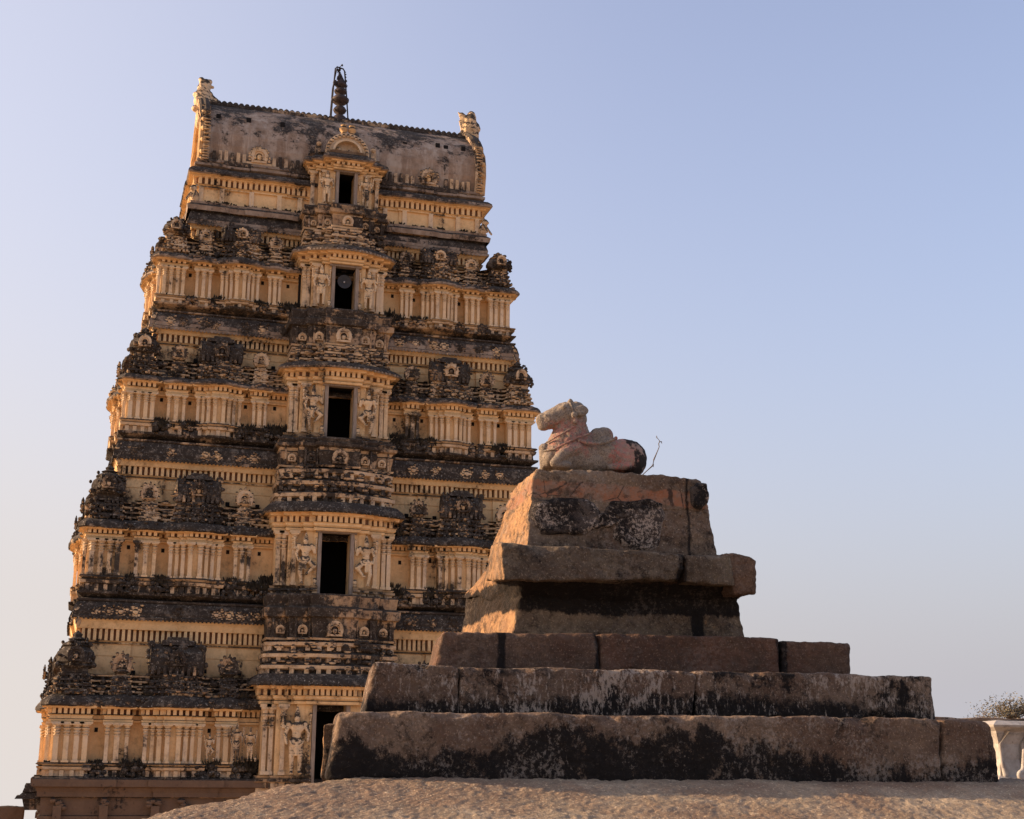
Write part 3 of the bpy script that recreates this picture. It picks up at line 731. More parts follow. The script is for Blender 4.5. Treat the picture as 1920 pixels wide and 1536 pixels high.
    mb.sweep(V_, [(.10, zn0-.02, 0), (.14, zn0+.05, 0), (.04, zn0+.09, 0), (.06, zn0+hz*.25, 1), (.12, zn0+hz*.5, 1), (.05, zn1-.1, 0), (.10, zn1, 0), (.22, zn1+.05, 1), (.24, zn1+(ztop-zn1)*.4, 1), (.10, zn1+(ztop-zn1)*.5, 0), (.16, ztop-.06, 1), (.14, ztop, 1), (-1.2, ztop+.03, 1)], False, .02, .16, t*4)
    r = (zn1-zn0)*.40
    kudu(mb, (0, yn-.11, zn0+r*1.15), r, .10, 2, 0, spikes=0)
    for sg in (-1, 1):
        kudu(mb, (sg*a*.46, yb-.38-.10, zn0+r*1.1), r*.6, .07, 2, 0); kudu(mb, (sg*a*.77, yb-.12-.1, zn0+r*1.1), r*.55, .07, 2, 0)
        for q in (.36, .56, .66, .88):
            mb.box(sg*a*q-.035, sg*a*q+.035, yb-.38-.18 if q < .6 else yb-.3, yb, zn0+.05, zn1, 1, .005)
    part(mb, 'niche_storey', ['worn', 'moss', 'worn'])

TX = TXS[0]
# small figures on the lowest storey and crouching ones at the cornice corners
for x, s_, k in ((-.36*Wd[0]+.18, 1.2, 0), (-.29*Wd[0], 1.1, 0), (-.437*Wd[0], .9, 1)):
    o = link(FIG[k], 'small_statue', tower, TL(x, -Dp[0]-.32, 1.75), 0, (s_*.9, s_, s_)); o.data = FIG[k].copy(); o.data.materials.clear(); o.data.materials.append(M['worn'])
sq = MB(); sq.ball((0, 0, .25), (.16, .16, .25)); sq.ball((0, -.1, .55), (.12, .13, .14)); sq.cap((-.1, -.1, .4), (-.14, -.3, .1), .06, .045); sq.cap((.1, -.1, .4), (.14, -.3, .1), .06, .045)
sq.cap((0, .1, .25), (0, .35, .12), .1, .06); sq.ball((-.09, -.05, .68), .045); sq.ball((.09, -.05, .68), .045); sq.ball((0, -.2, .52), (.07, .08, .06))
SQ = bake(sq, 'crouching_figure', ['worn'], .022, 1, .006, 20)
for t in range(4):
    TX = TXS[t+1]; zz = Z[t+1][0]-.02 if t < 3 else 22.75
    for sg in (-1, 1):
        link(SQ, 'crouching_figure', tower, TL(sg*(Wd[t+1]+.05), -Dp[t+1]-.10, zz-.05 if t == 3 else zz-1.15), sg*R(40), (1.1, 1.1, 1.1) if t == 3 else (.8, .8, 1.1))

# --- top storey
W, D = Wd[4], Dp[4]
T5 = outline(W, D, None, 0, [(1, 0), (.84, -.06), (.62, 0), (.40, -.06)], [(1, 0), (.4, .05)])
mb = MB()
mb.sweep(opened(T5, .67, 0), [(.30, 22.42, 1), (.34, 22.60, 1), (.20, 22.72, 1), (.22, 22.80, 1), (.0, 22.84, 1), (-.02, 22.86, 0), (-.02, 23.44, 0), (.06, 23.46, 0), (.05, 23.52, 0), (.12, 23.56, 0), (.02, 23.58, 2), (.02, 23.84, 2), (.14, 23.86, 0), (.2, 23.93, 0)], False)
blocks_along(mb, opened(T5, .67, 0), .02, 23.57, 23.86, .20, .12, .11, 0, False, keep=seen)
part(mb, 'upper_wall', ['ochre', 'ledge', 'slot'])
mb = MB()
for sg in (-1, 1):
    for s_ in (.97, .83, .63, .44, .30): m2 = MB(); m2.box(sg*s_*W-.09, sg*s_*W+.09, -D-.06, -D+.08, 22.85, 23.48, 0); part(m2, 'flat_pilaster', ['trim'])
for s_ in (-.9, -.4, .4, .9): m2 = MB(); m2.box(-W-.09, -W+.08, s_*D-.09, s_*D+.09, 22.85, 23.48, 0); part(m2, 'flat_pilaster', ['trim'])
mb = MB()
mb.sweep(opened(T5, .67, 0), [(.10, 23.90, 1), (.32, 23.92, 1), (.38, 23.96, 0), (.35, 24.08, 0), (.22, 24.22, 0), (.02, 24.26, 0), (.0, 24.30, 0), (.14, 24.36, 0), (.14, 24.46, 0), (.0, 24.50, 0), (.08, 24.56, 0), (.06, 24.66, 0), (-.5, 24.68, 0)], False, .02, .14, 3)
part(mb, 'cornice', ['ledge', 'ochre'])
# --- barrel roof
TX = 0.0
RL = 5.55
prof = [(2.05, 24.66), (2.10, 24.95), (2.2, 25.4), (2.17, 25.9), (2.03, 26.35), (1.75, 26.8), (1.38, 27.2), (.95, 27.55), (.5, 27.85), (.2, 28.02)]
full = [(-d, z) for d, z in prof]+[(d, z) for d, z in reversed(prof)]
mb = MB(); N_ = 60; vs = []; fs = []; k = len(full)
for i in range(N_+1):
    x = -RL+2*RL*i/N_
    for d, z in full:
        nv = noise.noise(Vector((x*1.3, d, z)))*.03; vs.append((x, d*(1+nv*.3), z+nv))
for i in range(N_):
    for j in range(k-1): fs.append((i*k+j, (i+1)*k+j, (i+1)*k+j+1, i*k+j+1)[::-1])
mb.add(vs, fs, 0); mb.add([(sx_*RL, d, z) for sx_ in (-1, 1) for d, z in full], [tuple(range(k)), tuple(range(2*k-1, k-1, -1))], 1)
for x, z in ((-5.1, 26.75), (-3.9, 26.75), (-2.55, 26.75), (2.5, 26.6), (4.25, 26.7), (5.0, 26.75), (3.9, 26.75)):
    dd = 1.78; mb.box(x-.09, x+.09, -dd-.07, -dd+.2, z-.10, z+.10, 2)
roof = part(mb, 'barrel_roof', ['roof', 'sidewarm', 'dark']); roof.location.x = .2
for sg in (-1, 1):     # rows of small upright slabs along the foot of the roof
  mb = MB(); x = -RL+.35
  while x < RL-.3:
    if x*sg > 1.5 and abs(abs(x)-3.45) > .52:
        h = random.uniform(.42, .52); mb.box(x-.075, x+.075, -2.24, -2.0, 24.66, 24.66+h, random.choice((0, 0, 1)), .01)
    x += .235
  mb.box(*sorted((sg*1.5, sg*RL)), -2.34, -2.0, 24.5, 24.68, 1); link(mb.mesh('roof_foot_slabs', ['worn', 'moss', 'ochre'], (0, 0, -6)), 'roof_foot_slabs', roof)
for sg in (-1, 1):
    m2 = MB(); kudu(m2, (sg*3.45, -2.26, 25.02), .34, .12, 0, 1, spikes=13); m2.box(sg*3.45-.5, sg*3.45+.5, -2.3, -2.0, 24.64, 24.78, 0); link(m2.mesh('roof_niche', ['worn', 'ochre'], (0, 0, -6)), 'roof_niche', roof)
mb = MB()       # ridge crest
for i in range(46):
    x = -RL+.3+(2*RL-.6)*i/45; r = random.uniform(.9, 1.1)
    mb.lathe([(.13*r, -.12), (.155*r, .0), (.13*r, .10), (.07, .17), (.02, .20*r)], 8, (x, -.12, 28.06), 0); mb.ball((x, -.24, 28.02), (.09, .07, .09), 0, 6, 4)
mb.box(-RL, RL, -.45, .3, 27.88, 28.0, 1)
link(mb.mesh('ridge_crest', ['worn', 'moss'], (0, 0, -6)), 'ridge_crest', roof)
# gable arches at both ends with their horned crests
for sg in (-1, 1):
    mb = MB(); x0, x1 = (sg*RL-.02, sg*(RL+.28))
    for rr, xx, mt in ((.17, sg*(RL+.02), 0), (.12, sg*(RL+.20), 1)):
        mb.tube([(xx, d*1.06, z+.04*(z-26)) for d, z in full], rr, 7, mt)
    for d, z in full[:10]:
        mb.ball((sg*(RL+.12), d*1.12, z), .13, 1, 6, 5)
    for i in range(26):
        t_ = i/25; j = t_*9; a_ = int(min(8, j)); f_ = j-a_; d = full[a_][0]*(1-f_)+full[a_+1][0]*f_; z = full[a_][1]*(1-f_)+full[a_+1][1]*f_
        mb.ball((sg*(RL+.0), d*1.14-.06, z), (.15, .07, .05), 0, 6, 4)
    link(mb.mesh('gable_arch', ['worn', 'sidewarm'], (0, 0, -6)), 'gable_arch', roof)
    hb = MB()
    def HP(px_, py_, y_=0): q = at(px_, py_, CY); return ((q.x-CX-.2)*sg, y_, q.z)
    def hc(p_, q_, ra, rb): hb.cap(HP(*p_), HP(*q_), ra, rb, n=5)
    if sg < 0:
        hc((404, 206), (386, 196), .16, .26); hc((386, 196), (380, 172), .27, .24); hc((378, 190), (384, 160), .34, .26); hc((384, 155), (394, 154), .17, .10); hb.ball(HP(378, 150), .13)
        hb.ball(HP(366, 204), .15); hb.ball(HP(370, 188), .16); hb.ball(HP(368, 178), .14); hb.ball(HP(376, 165), .15); hc((378, 205), (374, 235), .24, .18); hb.ball(HP(399, 164), .07)
        hc((420, 205), (402, 190), .10, .16); hc((402, 190), (394, 176), .14, .10)
    else:
        hc((852, 262), (874, 250), .10, .22); hc((874, 256), (888, 256), .28, .25); hc((880, 246), (881, 228), .34, .30); hc((881, 228), (884, 216), .27, .18); hc((878, 230), (866, 216), .20, .12); hb.ball(HP(893, 242), .2)
        hc((866, 246), (862, 228), .06, .05); hc((872, 240), (860, 212), .12, .05); hb.ball(HP(893, 236), .13); hb.ball(HP(892, 250), .15); hb.ball(HP(889, 222), .11); hc((890, 262), (898, 275), .2, .14)
    for q_ in range(8 if sg < 0 else 0): hb.ball(HP(random.uniform(372, 386) if sg < 0 else random.uniform(880, 892), random.uniform(160, 205) if sg < 0 else random.uniform(225, 265), -.2), random.uniform(.06, .1))
    me = bake(hb, 'horned_crest', ['trim'], .04, 1, .02, 7)
    link(me, 'horned_crest', roof, (0, 0, 6), 0, (sg, 1, 1))
TX = TXS[4]
# --- top doorway hood: horseshoe gable and two small pots
t = 4; zb, zt, za, ze0, ze1, zn0, zn1, ztop, a, dw = BAY[4]; yb = -Dp[4]
U_ = [(-a, yb+.9), (-a, yb-.30), (-a*.80, yb-.30), (-a*.80, yb-.52), (-a*.52, yb-.52), (-a*.52, yb-.90), (a*.52, yb-.90), (a*.52, yb-.52), (a*.80, yb-.52), (a*.80, yb-.30), (a, yb-.30), (a, yb+.9)]
mb = MB(); mb.sweep(U_, [(.05, ze0, 1), (.26, ze0-.02, 1), (.32, ze0+.02, 0), (.28, ze0+.14, 0), (.1, ze1, 0), (-.1, ze1+.12, 0), (.0, ze1+.2, 0), (-1.0, ze1+.24, 0)], False, .03, .12, 8)
part(mb, 'bay_eave', ['ledge', 'ochre'])
mb = MB(); n = 20
for r0, r1, y0, y1, m_ in ((.0, .98, yb+.4, yb-.42, 0), (.66, .98, yb-.42, yb-.60, 0), (.60, .70, yb-.42, yb-.66, 1), (.9, 1.02, yb-.42, yb-.64, 1)):
    vs = []; fs = []
    for i in range(n+1):
        tt = R(-12)+R(204)*i/n
        for rr, yy in ((r0, y0), (r0, y1), (r1, y1), (r1, y0)): vs.append((rr*.86*math.cos(tt), yy, 25.42+rr*.80*math.sin(tt)))
    for i in range(n):
        for k_ in range(3): fs.append((i*4+k_, i*4+k_+1, (i+1)*4+k_+1, (i+1)*4+k_))
    mb.add(vs, fs, m_)
for i in range(22): mb.ball((random.uniform(-.5, .5), yb-.46, 25.35+random.uniform(0, .3)), random.uniform(.05, .10), 1, 6, 4)
for i in range(17):
    tt = R(-8)+R(196)*i/16; mb.ball((.80*math.cos(tt), yb-.60, 25.42+.72*math.sin(tt)), .09, 0, 6, 4)
for sg in (-1, 1): mb.box(sg*1.12-.12, sg*1.12+.12, yb-.35, yb, 25.2, 25.72, 0, .03); mb.ball((sg*1.1, yb-.3, 25.8), .12, 0, 7, 5)
part(mb, 'horseshoe_gable', ['worn', 'trim'])
mb = MB()
for sg in (-1, 1): mb.lathe([(.08, 0), (.13, .06), (.07, .12), (.15, .2), (.17, .3), (.09, .40), (.13, .44), (.02, .5)], 10, (sg*.17, yb-.5, 26.18), 0)
part(mb, 'crest_pots', ['sidewarm'], smooth=True)
TX = 0.0
# --- bronze finial in its iron frame on the ridge
f0 = at(636, 232, CY)-Vector((CX, CY, 0)); fx, fz = f0.x, f0.z-.15
mb = MB()
mb.lathe([(.36, -.1), (.37, .2), (.33, .36), (.22, .48), (.09, .52), (.09, .55), (.24, .66), (.29, .76), (.22, .88), (.09, .94), (.09, .97), (.24, 1.06), (.37, 1.18), (.38, 1.26), (.26, 1.38), (.08, 1.44), (.08, 1.48), (.25, 1.56), (.28, 1.64), (.20, 1.74), (.08, 1.78), (.08, 1.81), (.24, 1.88), (.23, 1.96), (.16, 2.12), (.07, 2.30), (.02, 2.42)], 16, (fx, 0, fz))
fin = part(mb, 'finial', ['bronze'], smooth=True)
mb = MB(); yy = -.1
mb.tube([(fx-.38, yy, fz), (fx-.34, yy, fz+1.4), (fx-.28, yy, fz+2.62), (fx-.22, yy, fz+2.70), (fx+.06, yy, fz+2.64), (fx+.12, yy, fz+2.54), (fx+.26, yy, fz+1.3), (fx+.38, yy, fz)], .032, 6)
mb.tube([(fx-.38, yy+.4, fz), (fx-.32, yy+.3, fz+1.8), (fx-.2, yy, fz+2.7)], .025, 5)
link(mb.mesh('finial_frame', ['iron'], (0, 0, -6)), 'finial_frame', fin)
mb = MB()
for i in range(60):
    q = random.random(); mb.ball((fx-.12+random.uniform(-.07, .07)+.1*q*0, yy+random.uniform(-.05, .05), fz+1.95+q*.7), random.uniform(.02, .04), 0, 5, 4)
for i in range(16): mb.ball((fx+.14+.1*(1-i/16)+random.uniform(-.03, .03), yy, fz+1.8+i/16*.75), .028, 0, 5, 4)
mb.tube([(fx-.12, yy, fz+1.9), (fx-.1, yy, fz+2.7), (fx+.02, yy, fz+2.85)], .025, 5); mb.ball((fx+.0, yy, fz+2.8), (.05, .04, .05), 0, 6, 4)
mb.ball((fx-.26, yy, fz+1.95), (.10, .08, .14), 0, 8, 6); mb.ball((fx-.12, yy, fz+1.84), (.1, .08, .06), 0, 8, 6)
link(mb.mesh('finial_garland', ['iron'], (0, 0, -6)), 'finial_garland', fin)

# --- stone base below the storeys
mb = MB(); TX = TXS[0]; B1 = outline(9.03, 6.0, -.1, 0, UPF, UPS)
mb.sweep(B1, [(-.3, 1.2, 0), (.34, 1.17, 0), (.40, 1.12, 0), (.40, .90, 0), (.28, .86, 0), (.22, .72, 0), (.22, .58, 1), (.10, .55, 0), (.08, -.0, 0), (.16, -.02, 0), (.16, -.20, 0), (.05, -.22, 1), (.05, -.8, 0), (.4, -1.0, 0), (.4, -6, 0)][::-1], True, .012, .4, 5)
for s_ in (-.96, -.80, -.62, -.52, -.36, -.2, .0, .2, .36, .52, .62, .8, .96):
    x = s_*8.95; mb.box(x-.13, x+.13, -6.30, -6.0, -1, .30, 0, 0)
    for q in range(7): mb.ball((x+random.uniform(-.2, .2), -6.22, .22+random.uniform(0, .28)), (.11, .08, .09), 0, 7, 5)
m2 = MB(); m2.box(-9.70, -9.0, -5.8, -4.6, .72, .88, 0, .06); m2.box(-9.66, -9.0, -5.7, -4.7, .88, .98, 0, .04)
m2.box(-9.92, -9.0, -5.9, -4.5, .50, .60, 0, .05); m2.box(-9.80, -9.0, -5.85, -4.55, .60, .72, 0, .12); m2.box(-9.6, -9.0, -5.7, -4.6, .15, .50, 0, -.09)
part(m2, 'side_eave', ['ledge'])
part(mb, 'stone_base', ['base', 'moss'])

# --- loudspeaker hanging in the doorway of the fourth storey
p = at(645, 530, CY-Dp[3]-.35)
ls = thing('loudspeaker', p, 'dark grey horn loudspeaker hanging in the second highest doorway of the ochre tower', 'loudspeaker')
mb = MB(); vs = []
mb.mx = Matrix.Rotation(R(90), 4, 'X')
mb.lathe([(.05, -.35), (.07, -.30), (.07, -.18), (.05, -.15), (.10, -.04), (.20, .07), (.27, .10), (.275, .115), (.25, .105), (.14, .04), (.04, .0)], 24)
link(mb.mesh('horn', ['speaker'], smooth=True), 'horn', ls)
mb = MB(); mb.ball((0, -.06, 0), .035, 0, 8, 6); link(mb.mesh('centre_cap', ['spk_cap']), 'centre_cap', ls)
mb = MB(); mb.tube([(0, .2, 0), (0, .2, .5)], .02, 5); mb.box(-.1, .1, .1, .3, .45, .5); link(mb.mesh('bracket', ['iron']), 'bracket', ls)

# --- weeds rooted on the ledges
mb = MB()
def tuft(x, y, z, r, n):
    for i in range(n):
        a_ = random.uniform(0, 6.28); l = random.uniform(.4, 1)*r; q = random.uniform(0, .6)*r
        bx, by = x+q*math.cos(a_)*1.6, y+q*math.sin(a_)*.4; ex, ey = bx+l*.5*math.cos(a_), by+l*.35*math.sin(a_)-.02; ez = z+l
        w_ = .02
        mb.add([(bx-w_, by, z-.03), (bx+w_, by, z-.03), (ex+w_*1.3, ey, z+l*.55), (ex*1.0, ey, ez), (ex-w_*1.3, ey, z+l*.55)], [(0, 1, 2, 3, 4)])
for t in range(4):
    W, D = Wd[t], Dp[t]
    for k in range([190, 260, 280, 110][t]):
        g_ = random.choice(((.855, .805), (.725, .672), (.465, .41), (.345, BAY[t][8]/W), (1, .2))); x = random.choice((-1, 1))*random.uniform(g_[1], g_[0])*W
        if abs(x) < BAY[t][8]+.05: continue
        dens = noise.noise(Vector((x*.6, t*3.1, 0)))
        if dens < -.25: continue
        tuft(x+TXS[t], -D-.10+random.uniform(-.05, .22), Z[t][1]-random.uniform(0, .45)*(Z[t][1]-Z[t][0]), random.uniform(.05, .20)*random.uniform(.7, 1.3), 11)
    for k in range(7):
        x = random.uniform(-.98, .98)*W
        if abs(x) > BAY[t][8]+.1: tuft(x+TXS[t], -D-.05, Z[t][4]+.03, random.uniform(.08, .2), 10)
    for k in range(10):
        sg = random.choice((-1, 1)); tuft(TXS[t]+sg*(BAY[t][8]+random.uniform(.05, .3)), -D-.1, Z[t][1]-random.uniform(-.1, .3), random.uniform(.15, .35), 18)
for k in range(50): tuft(random.uniform(-1, 1)*5.6, -Dp[4]-.12, 22.82, random.uniform(.05, .14), 9)
wd = link(mb.mesh('ledge_weeds', ['weed'], (0, 0, -6)), 'ledge_weeds', None, TB); tag(wd, 'dark dry weeds and moss tufts growing along the ledges of the ochre tower', 'weeds', kind='stuff')

# ================================================================ THE STEPPED STONE PLATFORM
def rough_block(mb, c8, res=.02, rad=.02, amp=.012, m=0, seed=0, fine=.003, chips=0):
    """worn stone with eight given corners: front bl, br, tr, tl then back bl, br, tr, tl"""
    c8 = [Vector(c) for c in c8]
    L = ((c8[1]-c8[0]).length+(c8[2]-c8[3]).length)/2, ((c8[4]-c8[0]).length+(c8[5]-c8[1]).length)/2, ((c8[3]-c8[0]).length+(c8[2]-c8[1]).length)/2
    def tri(u, v, w_):
        a_ = c8[0].lerp(c8[1], u); b_ = c8[3].lerp(c8[2], u); c_ = c8[4].lerp(c8[5], u); d_ = c8[7].lerp(c8[6], u)
        return a_.lerp(b_, w_).lerp(c_.lerp(d_, w_), v)
    N = [max(2, min(330, int(l/res))) for l in L]
    rc = random.Random(int(seed*100)); ch = []
    for k in range(int(chips*L[0])):
        e = rc.random(); u_ = rc.random()*L[0]; ch.append(((u_ if e < .8 else rc.choice((0, L[0]))), 0, (rc.choice((0, L[2], L[2])) if e < .8 else rc.random()*L[2]), rc.uniform(.012, .045)*(1 if rc.random() < .85 else 2)))
    def pos(u, v, w_, nrm):
        q = [u*L[0], v*L[1], w_*L[2]]; r = min(rad*(1+.8*noise.noise(Vector((u*L[0]*4+seed, v*3, w_*3)))), .45*min(L))
        inn = [min(max(q[i], r), L[i]-r) for i in range(3)]; d = Vector([q[i]-inn[i] for i in range(3)])
        if d.length > 1e-9: d = d.normalized()*r
        q = [inn[i]+d[i] for i in range(3)]
        if ch and q[1] < .15:
            for cx_, cy_, cz_, cr in ch:
                dx = q[0]-cx_
                if abs(dx) < cr*1.8:
                    dz = q[2]-cz_; dd = math.sqrt((dx/1.7)**2+q[1]**2+dz*dz)
                    if dd < cr: k_ = (cr-dd)*.55; q[1] += k_*.8; q[2] -= k_*(1 if cz_ > L[2]/2 else -1)*.6
        p = tri(q[0]/L[0], q[1]/L[1], q[2]/L[2]); s_ = Vector((seed*3.7, seed, 0))
        nv = noise.noise_vector(p*2.6+s_)*amp*1.1+noise.noise_vector(p*8+s_)*amp*.6+noise.noise_vector(p*24+s_)*fine*1.7+noise.noise_vector(p*55+s_)*fine*.9
        return p+nv
    for ax, val in ((0, 0), (0, 1), (1, 0), (1, 1), (2, 0), (2, 1)):
        o1, o2 = [i for i in range(3) if i != ax]; n1, n2 = N[o1], N[o2]; vs = []; fs = []
        if ax == 1 and val == 1: n1 = max(2, n1//4); n2 = max(2, n2//4)
        for i in range(n1+1):
            for j in range(n2+1):
                q = [0, 0, 0]; q[ax] = val; q[o1] = i/n1; q[o2] = j/n2; vs.append(pos(*q, None))
        flip = (ax == 1) ^ (val == 0)
        for i in range(n1):
            for j in range(n2):
                f = (i*(n2+1)+j, (i+1)*(n2+1)+j, (i+1)*(n2+1)+j+1, i*(n2+1)+j+1); fs.append(f if not flip else f[::-1])
        mb.add(vs, fs, m)
def front8(bl, br, tr, tl, Yb, Yt, depth, lean=0, dl=None, dr=None):
    """front face from four photo points at distance Yb (bottom) and Yt (top); sides run back by depth, each with its own drift"""
    f = [at(*bl, Yb), at(*br, Yb), at(*tr, Yt), at(*tl, Yt)]
    dl = dl if dl is not None else 0; dr = dr if dr is not None else 0
    bk = [f[0]+Vector((dl, depth, 0)), f[1]+Vector((dr, depth, 0)), f[2]+Vector((dr, depth, 0)), f[3]+Vector((dl, depth, 0))]
    return f+bk
M['step1'] = granite('granite_bottom_step', (.32, .22, .145), (.20, .135, .09), moss=(1.735, .50), patch=.48, lichen=.5, lst=(1, 1, .8), bump=.9)
M['step2'] = granite('granite_middle_step', (.31, .22, .15), (.18, .125, .085), moss=(2.0, .24), patch=.58, lichen=.95, lst=(1, 1, .38), bump=.9)
M['step3'] = granite('granite_top_step', (.205, .13, .085), (.13, .082, .056), patch=.20, lichen=.12, red=.3, bump=.9, xblk=[(at(1121, 1220, 8.68).x, .012), (at(1468, 1220, 8.68).x, .035), (at(940, 1220, 8.68).x, .03)])
M['slabm'] = granite('pitted_granite_slab', (.52, .405, .28), (.38, .29, .20), patch=.0, lichen=.12, bump=1.0, scale=.8)
zc = at(1150, 1100, 8.95).z
M['pbase'] = granite('granite_pedestal_foot', (.29, .205, .125), (.18, .13, .085), patch=.42, lichen=.15, zwin=(at(1150, 1150, 9.03).z, at(1150, 1090, 9.03).z), xblk=[(at(1310, 1150, 9.03).x, .045)], sun_tint=.85, bump=.9)
M['pcorn'] = granite('granite_pedestal_cornice', (.225, .175, .12), (.14, .11, .08), patch=.42, lichen=.2, xblk=[(at(1281, 1060, 8.8).x, .03)], sun_tint=.7, bump=.9)
M['phol'] = granite('granite_hollow_moulding', (.10, .06, .036), (.065, .042, .028), patch=.50, lichen=.1, zwin=(at(1150, 1140, 9.0).z, at(1150, 1088, 8.96).z), xblk=[(at(1300, 1100, 9).x, .06)], sun_tint=.8, bump=.9)  # dark tone and black run carry painted shade under the cornice, besides growth
zd = at(1150, 925, 9.05).z
M['pdrum'] = granite('painted_granite_drum', (.31, .23, .155), (.20, .145, .10), patch=.46, lichen=.3, red=.15, band=(zd-.06, zd+.05, (.42, .17, .085)), sun_tint=.9, xblk=[(at(1291, 960, 9.05).x, .008)], bump=.9)
M['patch'] = granite('peeling_black_plaster', (.10, .08, .065), (.05, .04, .035), patch=.75, lichen=.85, scale=2)

base_pt = at(1240, 1460, 8.6)
plat = thing('stepped_platform', (3.5, 9.0, 1.45), 'dark stained granite stepped platform with a moulded pedestal on top', 'platform')
def ppart(mb, name, mats, parent=None, label=None):
    org = plat.location; o = link(mb.mesh(name, mats, org, True), name, parent or plat)
    tag(o, label); return o
def step(name, mat, blocks, Y, depth, amp, label, rad=.024):
    first = None
    for i, (bl, br, tr, tl, dl, dr) in enumerate(blocks):
        mb = MB(); rough_block(mb, front8(bl, br, tr, tl, Y, Y+.01, depth, dl=dl, dr=dr), .013, rad, amp, 0, i*3.3+Y*5, chips=11)
        ppart(mb, name, [mat])
s_ = .275      # sight-line slope at the left ends: side faces nearly edge-on, as in the photograph
step('step_block', 'step1', [((612, 1462), (1768, 1480), (1764, 1349), (638, 1333), .12, .0), ((1771, 1480), (1880, 1482), (1860, 1351), (1768, 1349), 0, .10)], 8.0, .9, .014, '')
step('step_block', 'step2', [((683, 1345), (862, 1350), (862, 1250), (702, 1239), .135, 0), ((865, 1350), (1301, 1350), (1303, 1258), (864, 1250), 0, 0), ((1304, 1350), (1755, 1360), (1750, 1268), (1305, 1257), 0, .1)], 8.35, .9, .012, '')
step('step_block', 'step3', [((812, 1262), (1122, 1262), (1122, 1187), (829, 1186), .165, 0), ((1127, 1262), (1462, 1270), (1460, 1197), (1127, 1187), 0, 0), ((1466, 1270), (1597, 1272), (1595, 1205), (1464, 1200), 0, .1)], 8.68, .9, .010, '', .018)
# core that carries the rows, and the second stone at the lower left
mb = MB(); rough_block(mb, [(2.1, 8.6, 1.5), (5.3, 8.6, 1.5), (5.0, 8.9, 2.3), (2.5, 8.9, 2.3), (2.6, 11.2, 1.5), (5.6, 11.2, 1.5), (4.9, 10.6, 2.3), (3.0, 10.6, 2.3)], .06, .05, .03)
ppart(mb, 'rubble_core', ['step2'])
mb = MB(); rough_block(mb, front8((602, 1462), (640, 1462), (640, 1356), (606, 1356), 8.5, 8.5, .5, dl=.14), .02, .02, .012, 0, 4.4); ppart(mb, 'step_block', ['pbase'])
# pedestal foot
Yp = 9.02
bl, br, tr, tl = (964, 1200), (1398, 1206), (1380, 1110), (982, 1095)
f = [at(*bl, Yp), at(*br, Yp), at(*tr, Yp+.04), at(*tl, Yp+.04)]
bk = [at(855, 1200, 10.35), f[1]+Vector((.1, 1.2, 0)), f[2]+Vector((.1, 1.2, 0)), at(880, 1110, 10.2)]
mb = MB(); rough_block(mb, f+bk, .014, .02, .026, 0, 7, .005, 8); ppart(mb, 'pedestal_foot', ['pbase'])
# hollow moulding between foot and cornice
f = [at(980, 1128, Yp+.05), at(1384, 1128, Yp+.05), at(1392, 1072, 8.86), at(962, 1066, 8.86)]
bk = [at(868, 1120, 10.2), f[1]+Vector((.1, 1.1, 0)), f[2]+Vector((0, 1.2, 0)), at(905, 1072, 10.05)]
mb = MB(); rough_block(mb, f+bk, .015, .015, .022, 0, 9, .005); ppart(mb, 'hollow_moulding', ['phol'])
# cornice: two stones and a broken end
f = [at(944, 1090, 8.80), at(1282, 1086, 8.80), at(1282, 1038, 8.80), at(940, 1017, 8.80)]
bk = [at(909, 1088, 9.5), f[1]+Vector((0, 1.2, 0)), f[2]+Vector((0, 1.2, 0)), at(922, 1022, 9.6)]
mb = MB(); rough_block(mb, f+bk, .013, .018, .014, 0, 12, .004, 10); ppart(mb, 'cornice_stone', ['pcorn'])
f = [at(1285, 1092, 8.82), at(1378, 1098, 8.82), at(1370, 1040, 8.82), at(1284, 1041, 8.82)]
mb = MB(); rough_block(mb, f+[p+Vector((0, 1.2, 0)) for p in f], .013, .013, .012, 0, 14, .004, 10); ppart(mb, 'cornice_stone', ['pcorn'])
f = [at(1374, 1119, 8.84), at(1421, 1117, 8.84), at(1418, 1042, 8.84), at(1360, 1036, 8.84)]
mb = MB(); rough_block(mb, f+[p+Vector((0, .6, 0)) for p in f], .014, .03, .022, 0, 17, .006); ppart(mb, 'cornice_stone', ['step3'], label='broken dark reddish cornice end')
# drum
Yd = 9.05
f = [at(990, 1040, Yd), at(1345, 1052, Yd), at(1331, 955, Yd), at(990, 960, Yd)]
bk = [at(917, 1040, 9.85), f[1]+Vector((.1, 1.0, 0)), f[2]+Vector((.1, 1.0, 0)), at(946, 955, 9.65)]
mb = MB(); rough_block(mb, f+bk, .014, .014, .020, 0, 21, .005, 6)
f2 = [f[3]-Vector((0, 0, .01)), f[2]-Vector((0, 0, .01)), at(1322, 897, Yd), at(1003, 878, Yd)]
bk2 = [bk[3]-Vector((0, 0, .01)), bk[2]-Vector((0, 0, .01)), f2[2]+Vector((.05, .95, 0)), f2[3]+Vector((.10, .95, 0))]
rough_block(mb, f2+bk2, .014, .018, .020, 0, 21, .005, 9)
ppart(mb, 'pedestal_drum', ['pdrum'])
